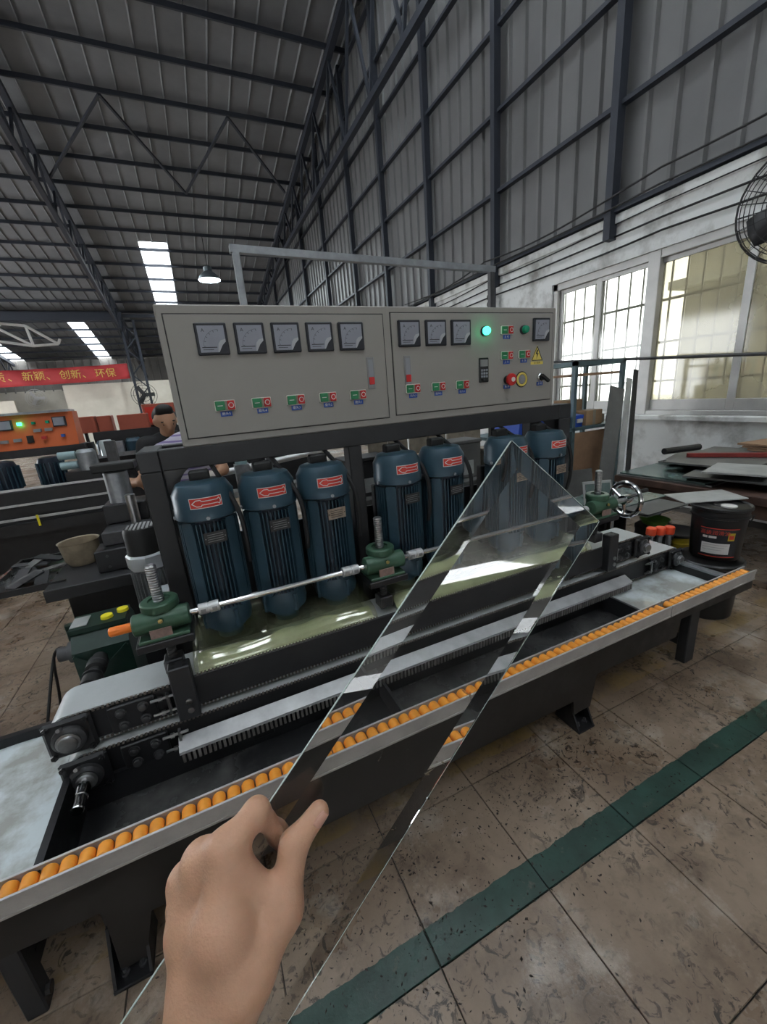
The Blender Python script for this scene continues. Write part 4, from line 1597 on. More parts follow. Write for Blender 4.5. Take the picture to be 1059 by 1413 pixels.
BXc, BYc = 2.86, 1.33
b1 = bucket(BXc, BYc, .395, .128, .145, .335, 'black plastic bucket with a red and white label on top of another bucket')
MB().lathe((BXc, BYc, .712), [(.150, 0), (.155, .004), (.155, .018), (.148, .022), (.138, .014), (.05, .014), (.045, .020), (0, .020)], 40).build('lid', 'bucket_black', b1)
MB().lathe((BXc - .02, BYc - .05, .727), [(.04, 0), (.04, .008), (0, .009)], 20).build('spout_cap', 'label_white', b1)
hp = [(BXc + .158 * math.cos(a), BYc + .158 * math.sin(a), .68 - .13 * math.sin((a + 1.15) / 2.3 * PI)) for a in [-1.15 + q * .115 for q in range(21)]]
MB().tube(hp, .004, 6).build('handle', 'dark_steel', b1)


def bucket_patch(a0, a1, z0, z1, mt, name, par, dr_=.0015):
    m_ = MB()
    nn = 14
    for i in range(nn + 1):
        an = a0 + (a1 - a0) * i / nn
        for zz in (z0, z1):
            r = .128 + (.1407 - .128) * (zz - .395) / .268 + dr_
            m_.add([(BXc + math.cos(an) * r, BYc + math.sin(an) * r, zz)], [])
    m_.f = [(2 * i, 2 * i + 2, 2 * i + 3, 2 * i + 1) for i in range(nn)]
    return m_.build(name, mt, par, fix=False)


ac = math.atan2(-BYc, -BXc) + .12
lab = bucket_patch(ac - .72, ac + .72, .425, .610, 'meter_black', 'label', b1)
bucket_patch(ac - .72, ac + .72, .606, .611, 'bucket_red', 'label_line', lab, .0022)
bucket_patch(ac - .72, ac + .72, .424, .430, 'bucket_red', 'label_line', lab, .0022)
bucket_patch(ac - .62, ac + .42, .445, .515, 'label_white', 'label_field', lab, .0022)
bucket_patch(ac + .30, ac + .56, .535, .585, 'bucket_yellow', 'label_picture', lab, .0022)
bucket_patch(ac + .34, ac + .52, .545, .570, 'bucket_red', 'label_picture', lab, .0028)


def curved_text(s, size, a_mid, z, mt, par, dr_=.0026):
    me = text_mesh(s, size)
    o_ = ORI[par.name]
    for v in me.vertices:
        r = .128 + (.1407 - .128) * (z - .395) / .268 + dr_
        an = a_mid + v.co.x / r
        v.co = Vector((BXc + math.cos(an) * r, BYc + math.sin(an) * r, z + v.co.y)) - o_
    me.materials.clear()
    me.materials.append(MATS[mt])
    return link('lettering', me, par)


curved_text('高级润滑油', .030, ac - .17, .580, 'bucket_red', lab)
for a0_, a1_ in ((-.60, -.42), (-.38, -.10)):
    bucket_patch(ac + a0_, ac + a1_, .546, .560, 'white_print', 'label_print', lab, .0026)
k = None
for q in range(3):
    bucket_patch(ac - .56, ac + .34 - q * .1, .502 - q * .016, .504 - q * .016, 'display_grey', 'label_lines', lab, .0028)
b2 = bucket(BXc - .01, BYc + .01, 0, .150, .168, .37, 'low black bucket underneath the labelled bucket')
MB().lathe((BXc - .01, BYc + .01, .350), [(.172, 0), (.178, .005), (.178, .022), (.168, .030), (.155, .022), (.0, .022)], 40).build('lid', 'bucket_black', b2)
b3 = bucket(3.17, 1.73, 0, .13, .145, .38, 'yellow paint bucket behind the red-capped valves', mt='bucket_yellow')
MB().lathe((3.17, 1.73, .18), [(.1425, 0), (.1445, .05)], 32, cap=False).build('label_band', 'label_white', b3)
MB().lathe((3.17, 1.73, .362), [(.148, 0), (.150, .004), (.150, .016), (.140, .020), (.12, .016), (0, .016)], 32).build('lid', 'bucket_black', b3)
gbm = MB().lathe((2.90, 1.74, .477), [(.045, 0), (.075, .012), (.092, .045), (.096, .047), (.090, .044), (.070, .016), (0, .008)], 32).build('bowl', 'bowl_green')
tag(gbm, 'green plastic bowl behind the red-capped valves', 'bowl')
b4 = bucket(2.90, 1.74, .0, .11, .12, .48, 'tall black drum under the green bowl', 'drum')
MB().lathe((2.90, 1.74, .454), [(.124, 0), (.124, .015), (.12, .022), (0, .022)], 32).build('lid', 'bucket_black', b4)

# loose sheets on a low rack
lr = thing('low_rack', 'dark low steel rack of glass offcuts between the machine and the table', 'rack', (3.0, 1.75, 0))
for xx in (2.78, 3.22):
    for yy in (1.92, 2.35):
        MB().box(xx, xx + .05, yy, yy + .05, 0, .52).build('leg', 'black_steel', lr, smooth=False)
MB().box(2.74, 3.30, 1.88, 2.42, .52, .555, .003).build('deck', 'black_steel', lr)
rr = random.Random(11)
for i in range(7):
    cx, cy = 2.98 + rr.uniform(-.10, .10), 2.02 + rr.uniform(-.12, .12)
    a = rr.uniform(-.35, .35)
    hx, hy = rr.uniform(.14, .30), rr.uniform(.12, .26)
    z = .556 + i * .0085
    o = MB().obox((cx, cy, z + .004), (hx * math.cos(a), hx * math.sin(a), 0), (-hy * math.sin(a), hy * math.cos(a), 0), (0, 0, .004)).build('glass_offcut', ['sheet_glass_stack', 'sheet_pale', 'sheet_grey'][i % 3], smooth=False)
    tag(o, ['bottom', 'second lowest', 'third lowest', 'middle', 'third highest', 'second highest', 'top'][i] + ' sheet of the offcut pile on the low rack', 'sheet', 'offcuts on the low rack')
o = MB().obox((2.92, 1.46, .742), (.16, -.09, .006), (.055, .10, 0), (0, 0, .003)).build('pale_sheet', 'sheet_pale', smooth=False)
tag(o, 'pale sheet lying across the lid of the labelled bucket', 'sheet')

# work table with stacked plates by the window
tb = thing('work_table', 'rusty steel work table under the window stacked with plates', 'table', (4.1, 2.1, 0))
MB().box(3.42, 4.95, 1.15, 2.46, .60, .66, .004).build('top', 'rust_steel', tb)
for xx in (3.46, 4.85):
    for yy in (1.2, 2.38):
        MB().box(xx, xx + .06, yy, yy + .06, 0, .60).build('leg', 'rust_steel', tb, smooth=False)
MB().box(3.44, 3.47, 1.26, 2.38, .50, .60).build('apron', 'rust_steel', tb, smooth=False)
spec = [(3.85, 2.10, .40, .36, 'sheet_grey', .1), (3.80, 2.10, .34, .34, 'sheet_glass_stack', .05), (4.45, 1.85, .45, .58, 'sheet_grey', -.06), (4.40, 1.85, .40, .52, 'sheet_glass_stack', .09),
        (3.75, 1.65, .26, .30, 'sheet_grey', .2), (4.3, 2.10, .34, .33, 'sheet_grey', .3), (4.55, 1.75, .34, .44, 'sheet_glass_stack', -.15), (4.2, 1.95, .50, .30, 'sheet_grey', .12)]
names = ['widest dark plate at the bottom left of the table pile', 'dark glass plate on the left of the table pile', 'broad grey plate at the back of the table pile', 'dark glass plate at the back of the table pile',
         'small grey plate at the near edge of the table', 'turned grey plate in the middle of the table pile', 'dark glass plate at the right of the table pile', 'long grey plate across the table pile']
zz = .66
for i, (cx, cy, hx, hy, mt_, a) in enumerate(spec):
    o = MB().obox((cx, cy, zz + .008), (hx * math.cos(a), hx * math.sin(a), 0), (-hy * math.sin(a), hy * math.cos(a), 0), (0, 0, .007)).build('metal_plate', mt_, smooth=False)
    tag(o, names[i], 'plate', 'plates on the work table')
    zz += .0155
o = MB().obox((3.66, 1.62, .79), (.20, .05, 0), (-.06, .17, 0), (0, 0, .006)).build('pale_plate', 'sheet_pale', smooth=False)
tag(o, 'pale square plate at the near corner of the table', 'plate')
o = MB().beam((3.95, 2.16, .806), (4.42, 1.56, .806), .035, .035).build('red_bar', 'red_bar', smooth=False)
tag(o, 'dark red square steel bar lying across the table', 'bar')
for i in range(3):
    o = MB().obox((4.70, 1.50 + .04 * i, .800 + .022 * i), (.22, -.03, 0), (.05, .45, 0), (0, 0, .009)).build('board', 'plywood', smooth=False)
    tag(o, ['lowest', 'middle', 'uppermost'][i] + ' of the three thin brown boards at the right of the table', 'board', 'boards on the table')
o = MB().tube([(3.95, 2.36, .82), (4.15, 2.32, .82), (4.35, 2.28, .82)], .03, 10).build('rolled_sheet', 'charcoal')
tag(o, 'dark rolled sheet at the back of the table by the wall', 'roll')

# teal storage rack with plywood back, blue bins and cartons
rk = thing('storage_rack', 'teal steel storage rack with a plywood front near the window', 'rack', (3.5, 3.2, 0))
for xx in (2.55, 3.47, 4.16):
    for yy in (3.0, 3.45):
        MB().box(xx - .02, xx + .02, yy - .02, yy + .02, 0, 1.70 if xx > 3 else 1.1).build('post', 'teal_steel', rk, smooth=False)
MB().box(3.45, 4.18, 2.98, 3.02, 1.66, 1.70).box(3.45, 4.18, 3.43, 3.47, 1.66, 1.70).box(3.45, 3.49, 2.98, 3.47, 1.66, 1.70).box(4.14, 4.18, 2.98, 3.47, 1.66, 1.70).build('top_frame', 'teal_steel', rk, smooth=False)
MB().box(2.53, 4.18, 2.98, 3.47, 1.03, 1.06).build('shelf', 'teal_steel', rk, smooth=False)
MB().box(2.57, 4.14, 3.01, 3.03, .40, 1.00).build('plywood_panel', 'plywood', rk, smooth=False)
MB().box(3.49, 4.14, 3.02, 3.45, 1.56, 1.585).build('upper_board', 'plywood', rk, smooth=False)
MB().box(2.53, 4.18, 2.98, 3.47, .36, .39).build('lower_shelf', 'teal_steel', rk, smooth=False)
for i, (x, w_) in enumerate(((2.95, .34), (3.30, .26), (3.57, .12))):
    t = thing('bin', ['wide blue plastic bin on the rack, seen under the cabinet', 'blue plastic bin beside the rack post', 'small blue plastic bin right of the rack post'][i], 'bin', (x, 3.15, 1.06), 'blue bins on the rack')
    MB().prism([(3.02, 1.061), (3.36, 1.061), (3.38, 1.22), (3.00, 1.18)], 'x', x - w_ / 2, x + w_ / 2).build('body', 'blue_plastic', t, smooth=False)
    MB().box(x - w_ * .3, x + w_ * .3, 2.992, 3.004, 1.105, 1.145).build('label_holder', 'label_white', t, smooth=False)
for i, (x, y, sx, sz, mt_, lb_) in enumerate(((3.82, 3.12, .12, .15, 'cardboard', 'brown cardboard box on the rack shelf'), (3.98, 3.2, .10, .09, 'wood_old', 'small dark wooden box at the right end of the rack shelf'), (3.80, 3.36, .12, .26, 'cardboard', 'taller cardboard carton behind the bins on the rack'))):
    t = thing('carton', lb_, 'box', (x, y, 1.06))
    MB().box(x - sx, x + sx, y - .09, y + .09, 1.061, 1.061 + sz, .003).build('body', mt_, t, smooth=False)
    MB().box(x - .02, x + .02, y - .091, y + .091, 1.061, 1.062 + sz).build('tape', 'button_mid', t, smooth=False)

# strips and plates leaning by the rack
for i, (x0, y0, x1, y1, zt, wd, lb_) in enumerate(((3.42, 2.58, 4.02, 2.94, 1.42, .16, 'wide grey steel strip leaning against the rack'),
                                                   (3.62, 2.56, 4.18, 2.93, 1.50, .06, 'narrow pale steel strip leaning beside the wide one'),
                                                   (3.76, 2.56, 4.27, 2.93, 1.58, .05, 'tallest thin dark strip leaning by the rack'))):
    o = MB().beam((x0, y0, 0), (x1, y1, zt), wd, .012, (-.3, -1, .2)).build('steel_strip', ['sheet_grey', 'sheet_pale', 'charcoal'][i], smooth=False)
    tag(o, lb_, 'strip', 'strips leaning by the rack')
o = MB().obox((3.00, 2.60, .365), (.27, -.06, 0), (.02, .06, .36), (.001, .004, 0)).add([], []).build('leaning_plate', 'sheet_grey', smooth=False)
tag(o, 'large grey steel plate leaning behind the handwheel', 'plate')
t = thing('small_mirror', 'small framed glass panel standing behind the handwheel', 'panel', (2.62, 2.02, 0))
MB().obox((2.62, 2.0, .68), (.10, -.04, 0), (.002, .005, 0), (.01, .03, .12)).build('frame', 'sheet_pale', t, smooth=False)
MB().obox((2.618, 1.992, .68), (.085, -.034, 0), (.001, .003, 0), (.0085, .026, .103)).build('pane', 'sheet_glass_stack', t, smooth=False)
MB().box(2.54, 2.70, 1.99, 2.10, 0, .558).build('stand', 'black_steel', t, smooth=False)

# hand rail along the window
t = thing('guide_bar', 'thin dark steel bar running along in front of the windows', 'bar', (4.5, 3, 0))
MB().tube([(4.5, 4.5, 1.79), (4.5, 3, 1.69), (4.5, .5, 1.52)], .016, 8).build('bar', 'dark_steel', t)
for yy, zz in ((4.4, 1.78), (.54, 1.52)):
    MB().cyl((4.5, yy, zz), (4.99, yy + .55 * (yy > 1), zz), .016, n=8).build('wall_arm', 'dark_steel', t)

# wall fan
fn = thing('wall_fan', 'black cage fan mounted on the wall at the right edge', 'fan', (4.6, 1.74, 2.63))
fc = V(4.22, 1.74, 2.63)
fnrm = V(-.86, -.25, -.18).normalized()
fa = fnrm.cross(V(0, 0, 1)).normalized()
fb = fnrm.cross(fa)
FR = .40
for i, (r, d) in enumerate(((.40, 0), (.385, .05), (.34, .085), (.28, .105), (.21, .118), (.14, .125), (.39, -.05), (.34, -.085), (.27, -.10), (.18, -.11))):
    MB().torus(fc + fnrm * d, fnrm, r, .006 if i == 0 else .0035, 36, 5).build('cage_ring', 'fan_black', fn)
k = MB()
for q in range(28):
    an = q * 2 * PI / 28
    d = fa * math.cos(an) + fb * math.sin(an)
    for sg in (1, -1):
        k.tube([fc + d * .40, fc + d * .385 + fnrm * .05 * sg, fc + d * .28 + fnrm * .104 * sg, fc + d * .07 + fnrm * .125 * sg], .0028, 4)
k.build('cage_wires', 'fan_black', fn, kind='stuff')
MB().lathe(fc, [(.075, .10), (.08, .13), (.05, .138), (0, .138)], 24, (fa, fb, fnrm)).build('badge', 'dark_steel', fn)
MB().lathe(fc, [(.06, -.02), (.09, -.10), (.09, -.26), (.05, -.30)], 20, (fa, fb, fnrm)).build('motor', 'fan_black', fn)
for q in range(3):
    an = q * 2 * PI / 3 + .4
    m_ = MB()
    vs = []
    for i in range(7):
        for j in range(3):
            r = .07 + .27 * i / 6
            a2 = an + (j - 1) * (.30 + .18 * math.sin(i / 6 * PI))
            vs.append(fc + (fa * math.cos(a2) + fb * math.sin(a2)) * r + fnrm * (.02 + (j - 1) * .035))
    fs = [(i * 3 + j, i * 3 + j + 1, (i + 1) * 3 + j + 1, (i + 1) * 3 + j) for i in range(6) for j in range(2)]
    m_.add(vs, fs)
    bl = m_.build('blade', 'charcoal', fn)
    md = bl.modifiers.new('thick', 'SOLIDIFY')
    md.thickness = .003
MB().tube([fc - fnrm * .25, fc - fnrm * .32 + V(0, 0, .02), V(WX - .01, 1.74, 2.89)], .022, 10).build('bracket', 'fan_black', fn)

# cables along the wall
for i, (za, zb, xo, sag) in enumerate(((3.46, 3.62, .12, .10), (3.22, 3.30, .03, .06), (3.10, 3.16, .025, .05), (2.96, 3.04, .025, .06), (3.38, 3.44, .14, .03))):
    pts = []
    for q in range(25):
        s = q / 24
        yy = 9.0 - 8.6 * s
        pts.append((WX - xo - (.0 if i else .02), yy, za + (zb - za) * s - sag * abs(math.sin(s * PI * 3)) * (.6 + .4 * math.sin(i + s * 5))))
    o = MB().tube(pts, .011 if i != 1 else .008, 6).build('wall_cable', 'cable_black')
    tag(o, ['uppermost sagging black cable across the metal cladding', 'black cable strung just under the cladding edge', 'middle black cable strung along the white wall above the windows',
            'lowest black cable strung along the white wall above the windows', 'thick black cable lying along the top of the white wall'][i], 'cable', 'cables on the right wall')
# meter pipes beside the first column
t = thing('cable_rack', 'row of small black cable clamps on the wall above the cabinet', 'bracket', (WX, 6.0, 2.5))
MB().box(WX - .12, WX - .08, 5.92, 5.98, 2.0, 3.15).build('upright', 'roof_steel', t, smooth=False)
for q in range(8):
    MB().torus((WX - .10, 6.05, 2.2 + q * .11), (0, 1, .3), .045, .014, 14, 6).build('clamp', 'cable_black', t)

# galvanised pipe frame behind the cabinet
t = thing('pipe_gantry', 'galvanised pipe gantry rising behind the control cabinet', 'pipe frame', (.95, 2.05, 0))
MB().box(.278, .308, 2.035, 2.065, 0, 2.185, .003).build('upright', 'galvanised', t)
MB().box(1.655, 1.685, 2.035, 2.065, 0, 2.165, .003).build('upright', 'dark_steel', t)
MB().beam((.27, 2.05, 2.195), (1.69, 2.05, 2.17), .03, .03).build('cross_pipe', 'galvanised', t)

# ---- stacked stuff behind the machine, seen under the cabinet
t = thing('crate_stack', 'old wooden crate boards leaning behind the middle motors', 'crate', (1.8, 3.2, 0))
for q in range(6):
    MB().box(1.30 + q * .20, 1.48 + q * .20, 3.20 + .01 * (q % 2), 3.225 + .01 * (q % 2), .0, 1.22 + .05 * ((q * 7) % 3)).build('plank', 'wood_old', t, smooth=False)
MB().box(1.28, 2.5, 3.24, 3.27, .3, .38).build('batten', 'wood_old', t, smooth=False)
wb = thing('steel_workbench', 'dark steel workbench behind the motors carrying parts', 'workbench', (1.5, 2.7, 0))
MB().box(.75, 2.45, 2.55, 2.95, .80, .84, .003).build('top', 'sheet_grey', wb)
for xx in (.78, 2.38):
    for yy in (2.57, 2.89):
        MB().box(xx, xx + .05, yy, yy + .05, 0, .80).build('leg', 'black_steel', wb, smooth=False)
for i, (x, sx, sz, mt_, lb_) in enumerate(((1.05, .16, .26, 'charcoal', 'dark machine part on the workbench behind the middle post'), (1.50, .13, .20, 'cardboard', 'cardboard box on the workbench behind the motors'), (1.90, .15, .28, 'sheet_grey', 'grey metal box on the workbench behind the motors'), (2.25, .12, .18, 'wood_old', 'wooden box on the right end of the workbench'))):
    q = thing('bench_box', lb_, 'box', (x, 2.75, .84))
    MB().box(x - sx, x + sx, 2.65, 2.85, .841, .841 + sz, .006).build('body', mt_, q)
    MB().box(x - sx * 1.04, x + sx * 1.04, 2.64, 2.86, .841 + sz, .865 + sz, .004).build('lid', mt_, q)
    MB().box(x - sx * .5, x + sx * .5, 2.645, 2.65, .87, .87 + sz * .4).build('front_label', 'sheet_pale', q, smooth=False)

# ================================================================== LEFT AND BACKGROUND
# nearby bench with trays, basin, grey motor
bn = thing('side_machine', 'dark steel machine bench with a sloping tray left of the gear reducer', 'machine', (-.6, 2.75, 0))
MB().box(-.83, -.25, 2.60, 3.10, 0, .62, .004).build('body', 'black_steel', bn)
MB().box(-.90, -.22, 2.52, 3.16, .62, .69, .004).build('top', 'charcoal', bn)
m_ = MB().box(-1.20, -.82, 2.62, 3.22, .665, .672)
m_.box(-1.20, -1.185, 2.62, 3.22, .672, .70).box(-1.20, -.82, 2.62, 2.635, .672, .70).box(-1.20, -.82, 3.205, 3.22, .672, .70)
m_.build('side_tray', 'wet_black_glint', bn, smooth=False)
for q in range(9):
    cx, cy = -1.02 + random.uniform(-.12, .14), 2.92 + random.uniform(-.2, .2)
    a = random.uniform(0, PI)
    MB().obox((cx, cy, .690 + .006 * (q % 4)), (.09 * math.cos(a), .09 * math.sin(a), .01), (-.03 * math.sin(a), .03 * math.cos(a), 0), (0, 0, .004)).build('scrap_strip', ['charcoal', 'dark_steel', 'sheet_grey'][q % 3], bn, smooth=False)
MB().box(-.66, -.40, 2.62, 2.80, .69, .82, .006).build('slide_block', 'black_steel', bn)
for a in (-.60, -.50):
    for c in (.72, .785):
        MB().lathe((a, 2.62, c), [(.008, 0), (.008, -.004)], 10, 'y').build('bolt', 'dark_steel', bn)
MB().box(-.62, -.36, 2.70, 2.98, .82, .90, .006).build('slide_block', 'dark_steel', bn)
MB().cyl((-.45, 2.84, .90), (-.45, 2.84, 1.08), .028, n=14).build('column', 'steel', bn)
MB().lathe((-.52, 3.0, 1.02), [(.068, 0), (.068, .19), (.06, .20)], 24).build('cylinder', 'galvanised', bn)
MB().box(-.62, -.38, 2.90, 3.10, .90, 1.02, .006).build('cylinder_seat', 'black_steel', bn)
MB().box(-.63, -.40, 2.92, 3.08, 1.22, 1.27, .006).build('cylinder_head', 'rubber', bn)
o = MB().lathe((-.79, 2.92, .69), [(.075, 0), (.092, .03), (.105, .14), (.110, .145), (.103, .14), (.088, .03), (0, .012)], 28).build('basin', 'old_basin')
tag(o, 'worn beige plastic basin on the dark machine bench', 'basin')
gm = thing('grey_motor', 'grey finned motor with a slotted black cap behind the left post', 'motor', (-.36, 2.32, .30))
MB().lathe((-.36, 2.32, .30), [(.09, 0), (.09, .10), (.075, .12), (.075, .50)], 28).build('body', 'grey_motor', gm)
k = MB()
for q in range(28):
    an = q * 2 * PI / 28
    c, s = math.cos(an), math.sin(an)
    k.obox((-.36 + c * .083, 2.32 + s * .083, .60), (c * .010, s * .010, 0), (-s * .002, c * .002, 0), (0, 0, .17))
k.build('cooling_fins', 'grey_motor', gm, smooth=False)
MB().lathe((-.36, 2.32, .78), [(.092, 0), (.098, .01), (.098, .07), (.09, .08)], 8).build('end_bell', 'silver_cap', gm)
MB().lathe((-.36, 2.32, .86), [(.082, 0), (.082, .12), (.074, .135), (0, .137)], 28).build('fan_cowl', 'rubber', gm)
for q in range(7):
    xx = -.36 - .055 + q * .0183
    hl = math.sqrt(max(.0001, .068 ** 2 - (xx + .36) ** 2))
    MB().box(xx - .005, xx + .005, 2.32 - hl, 2.32 + hl, .997, 1.002).build('vent_slot', 'sheet_pale', gm, smooth=False)
MB().lathe((-.30, 2.16, .30), [(.070, 0), (.070, .33), (.06, .345), (.045, .40), (0, .402)], 6).build('hex_cap', 'silver_cap', gm)
MB().box(-.48, -.22, 2.10, 2.46, 0, .30, .004).build('pedestal', 'black_steel', gm)

# orange machine across the aisle
om = thing('orange_machine', 'dark edging machine with an orange control cabinet across the aisle', 'machine', (-2.2, 5.6, 0))
MB().box(-4.6, -.95, 5.40, 6.30, 0, .40).build('base', 'black_steel', om, smooth=False)
MB().box(-4.6, -.85, 5.34, 5.42, .40, .52).build('front_beam', 'charcoal', om, smooth=False)
for z, yy, mt_ in ((.565, 5.32, 'aluminium'), (.70, 5.40, 'aluminium'), (.86, 5.44, 'aluminium')):
    MB().box(-4.6, -.90, yy, yy + .03, z, z + .022).build('rail', mt_, om, smooth=False)
MB().box(-4.6, -.95, 5.42, 5.60, .52, .85).build('upper_beam', 'charcoal', om, smooth=False)
MB().box(-1.73, -1.71, 5.31, 5.32, .48, .60).build('yellow_knob', 'yellow_cap', om, smooth=False)
for xx in (-3.2, -2.6, -2.02, -1.60):
    q = MB().lathe((xx, 5.78, .82), [(.10, 0), (.12, .04), (.12, .27), (.10, .33), (.05, .345), (0, .346)], 20).build('motor', 'motor_fin', om)
    k = MB()
    for j in range(18):
        an = j * 2 * PI / 18
        k.obox((xx + math.cos(an) * .125, 5.78 + math.sin(an) * .125, .98), (math.cos(an) * .012, math.sin(an) * .012, 0), (-math.sin(an) * .004, math.cos(an) * .004, 0), (0, 0, .12))
    k.build('fins', 'motor_blue', q, smooth=False)
for xx in (-4.2, -1.26):
    MB().box(xx, xx + .07, 6.0, 6.1, .4, 1.26).build('post', 'black_steel', om, smooth=False)
MB().box(-4.4, -1.25, 5.90, 6.15, 1.17, 1.26).build('cabinet_beam', 'charcoal', om, smooth=False)
oc = MB().prism([(5.90, 1.26), (6.20, 1.26), (6.20, 1.64), (5.98, 1.64)], 'x', -4.3, -1.30).build('cabinet', 'orange_paint', om, smooth=False)
MB().box(-4.35, -1.33, 5.93, 6.25, 1.64, 1.665).build('cabinet_lid', 'galvanised', om, smooth=False)


def ocp(u, v_, d=0):       # point on the sloping orange front
    return (u, 5.90 + .08 * (v_ - 1.26) / .38 - d, v_)


def opanel(u, v_, su, sv, th, mt_, name, par):
    return MB().obox((u, 5.90 + .08 * (v_ - 1.26) / .38 - th / 2, v_), (su, 0, 0), (0, .2 * sv, sv), (0, th / 2, 0)).build(name, mt_, par, smooth=False)


for u in (-2.28, -2.10, -1.94, -1.44):
    q = opanel(u, 1.535, .065, .055, .02, 'meter_black', 'panel_meter', om)
    opanel(u - .003, 1.537, .052, .044, .026, 'meter_face', 'dial', q)
opanel(-1.81, 1.54, .016, .016, .04, 'green_lit', 'pilot_lamp', om)
for u in (-1.68, -1.55):
    opanel(u, 1.54, .016, .016, .04, 'green_lens', 'pilot_lamp', om)
for (u, v_) in ((-2.10, 1.36), (-1.98, 1.36), (-1.86, 1.365), (-1.66, 1.455), (-1.555, 1.455), (-2.22, 1.35)):
    opanel(u, v_, .035, .017, .03, 'display_grey', 'push_switch', om)
opanel(-1.745, 1.365, .03, .04, .02, 'display_black', 'speed_controller', om)
opanel(-1.61, 1.37, .022, .016, .05, 'red_button', 'emergency_stop', om)
opanel(-1.43, 1.375, .016, .016, .05, 'label_blue', 'selector', om)
# head-end drive of the orange machine
for i, (x, y, z, r, h, mt_) in enumerate(((-1.20, 5.6, .98, .095, .20, 'galvanised'), (-1.02, 5.8, 1.10, .07, .15, 'silver_cap'))):
    MB().lathe((x, y, z), [(r, 0), (r, h), (r * .8, h + .03)], 20).build('cylinder', mt_, om)
MB().box(-1.42, -.92, 5.5, 5.9, .84, .98).build('head_block', 'black_steel', om, smooth=False)
for z in (1.05, 1.16):
    MB().cyl((-1.46, 5.6, z), (-1.30, 5.6, z), .045, n=14).build('coolant_valve', 'pale_blue', om)
MB().box(-.98, -.88, 5.45, 5.55, .85, 1.28).build('end_column', 'dark_steel', om, smooth=False)

# more machines further back
fm = thing('far_machine', 'dark machine bed with blue motors behind the orange machine', 'machine', (-1.2, 8.6, 0))
MB().box(-1.75, .6, 8.4, 9.2, 0, .86).build('base', 'black_steel', fm, smooth=False)
MB().box(-1.8, .6, 8.36, 8.42, .86, .93).build('rail', 'galvanised', fm, smooth=False)
MB().box(-1.72, .4, 9.0, 9.1, .86, 1.28).build('back_plate', 'charcoal', fm, smooth=False)
for xx in (-1.55, -1.10, -.62, -.2):
    MB().lathe((xx, 8.75, .86), [(.12, 0), (.14, .05), (.14, .22), (.10, .28), (0, .285)], 16).build('motor', 'motor_blue', fm)
for xx in (-1.33, -.86):
    MB().box(xx - .07, xx + .07, 8.65, 8.8, .9, 1.1, .01).build('valve_box', 'galvanised', fm)
for i, (x0, x1, z0, z1, y, lb_) in enumerate(((-2.00, -1.72, 1.27, 1.57, 9.3, 'left one of the two small brick red cabinet backs beyond the orange cabinet'),
                                             (-1.70, -1.46, 1.25, 1.56, 9.4, 'right one of the two small brick red cabinet backs beyond the orange cabinet'),
                                             (-1.35, -.84, 1.22, 1.55, 9.3, 'wide brick red control cabinet left of the bending workers'))):
    t = thing('red_cabinet', lb_, 'cabinet', ((x0 + x1) / 2, y, 0))
    MB().box(x0, x1, y, y + .3, z0, z1, .01).build('housing', 'red_panel', t)
    MB().box(x0 + .03, x1 - .03, y - .006, y, z0 + .03, z1 - .03).build('door', 'red_panel', t, smooth=False)
    for xx in (x0 + .05, x1 - .1):
        MB().box(xx, xx + .05, y + .1, y + .15, 0, z0).build('post', 'black_steel', t, smooth=False)
t = thing('red_cabinet', 'red cabinet with a white lamp beside the worker in black', 'cabinet', (-.65, 9.9, 0))
MB().box(-.95, -.35, 9.8, 10.1, 1.30, 1.72, .01).build('housing', 'red_panel', t)
MB().box(-.90, -.40, 9.79, 9.80, 1.35, 1.66).build('door', 'arrow_red', t, smooth=False)
MB().lathe((-.50, 9.79, 1.56), [(.03, 0), (.02, -.02), (0, -.021)], 12, 'y').build('lamp', 'label_white', t)
MB().box(-.93, -.37, 9.85, 10.05, 0, 1.30).build('pedestal', 'black_steel', t, smooth=False)
# bench right behind the left post with pale parts
t = thing('parts_trolley', 'low trolley with pale metal parts behind the workers', 'trolley', (.4, 4.6, 0))
MB().box(.02, 1.2, 4.5, 5.1, .60, .66).build('deck', 'sheet_pale', t, smooth=False)
for xx in (.06, 1.1):
    for yy in (4.52, 5.0):
        MB().box(xx, xx + .05, yy, yy + .05, 0, .60).build('leg', 'dark_steel', t, smooth=False)
MB().cyl((.1, 4.5, .88), (1.3, 4.55, .98), .035, n=12).build('guide_tube', 'aluminium', t)
MB().box(.05, 1.3, 4.7, 4.78, .66, 1.14).build('back_plate', 'charcoal', t, smooth=False)
MB().box(.05, 1.3, 4.64, 4.70, 1.08, 1.13).build('rail', 'aluminium', t, smooth=False)
q = thing('small_blue_motor', 'small bright blue motor on the trolley behind the motors', 'motor', (.34, 4.3, .6))
MB().lathe((.34, 4.3, .98), [(.055, 0), (.06, .02), (.06, .14), (.05, .17), (0, .172)], 18).build('body', 'pale_blue', q)
MB().box(.27, .41, 4.22, 4.38, .0, .98).build('pedestal', 'galvanised', q, smooth=False)

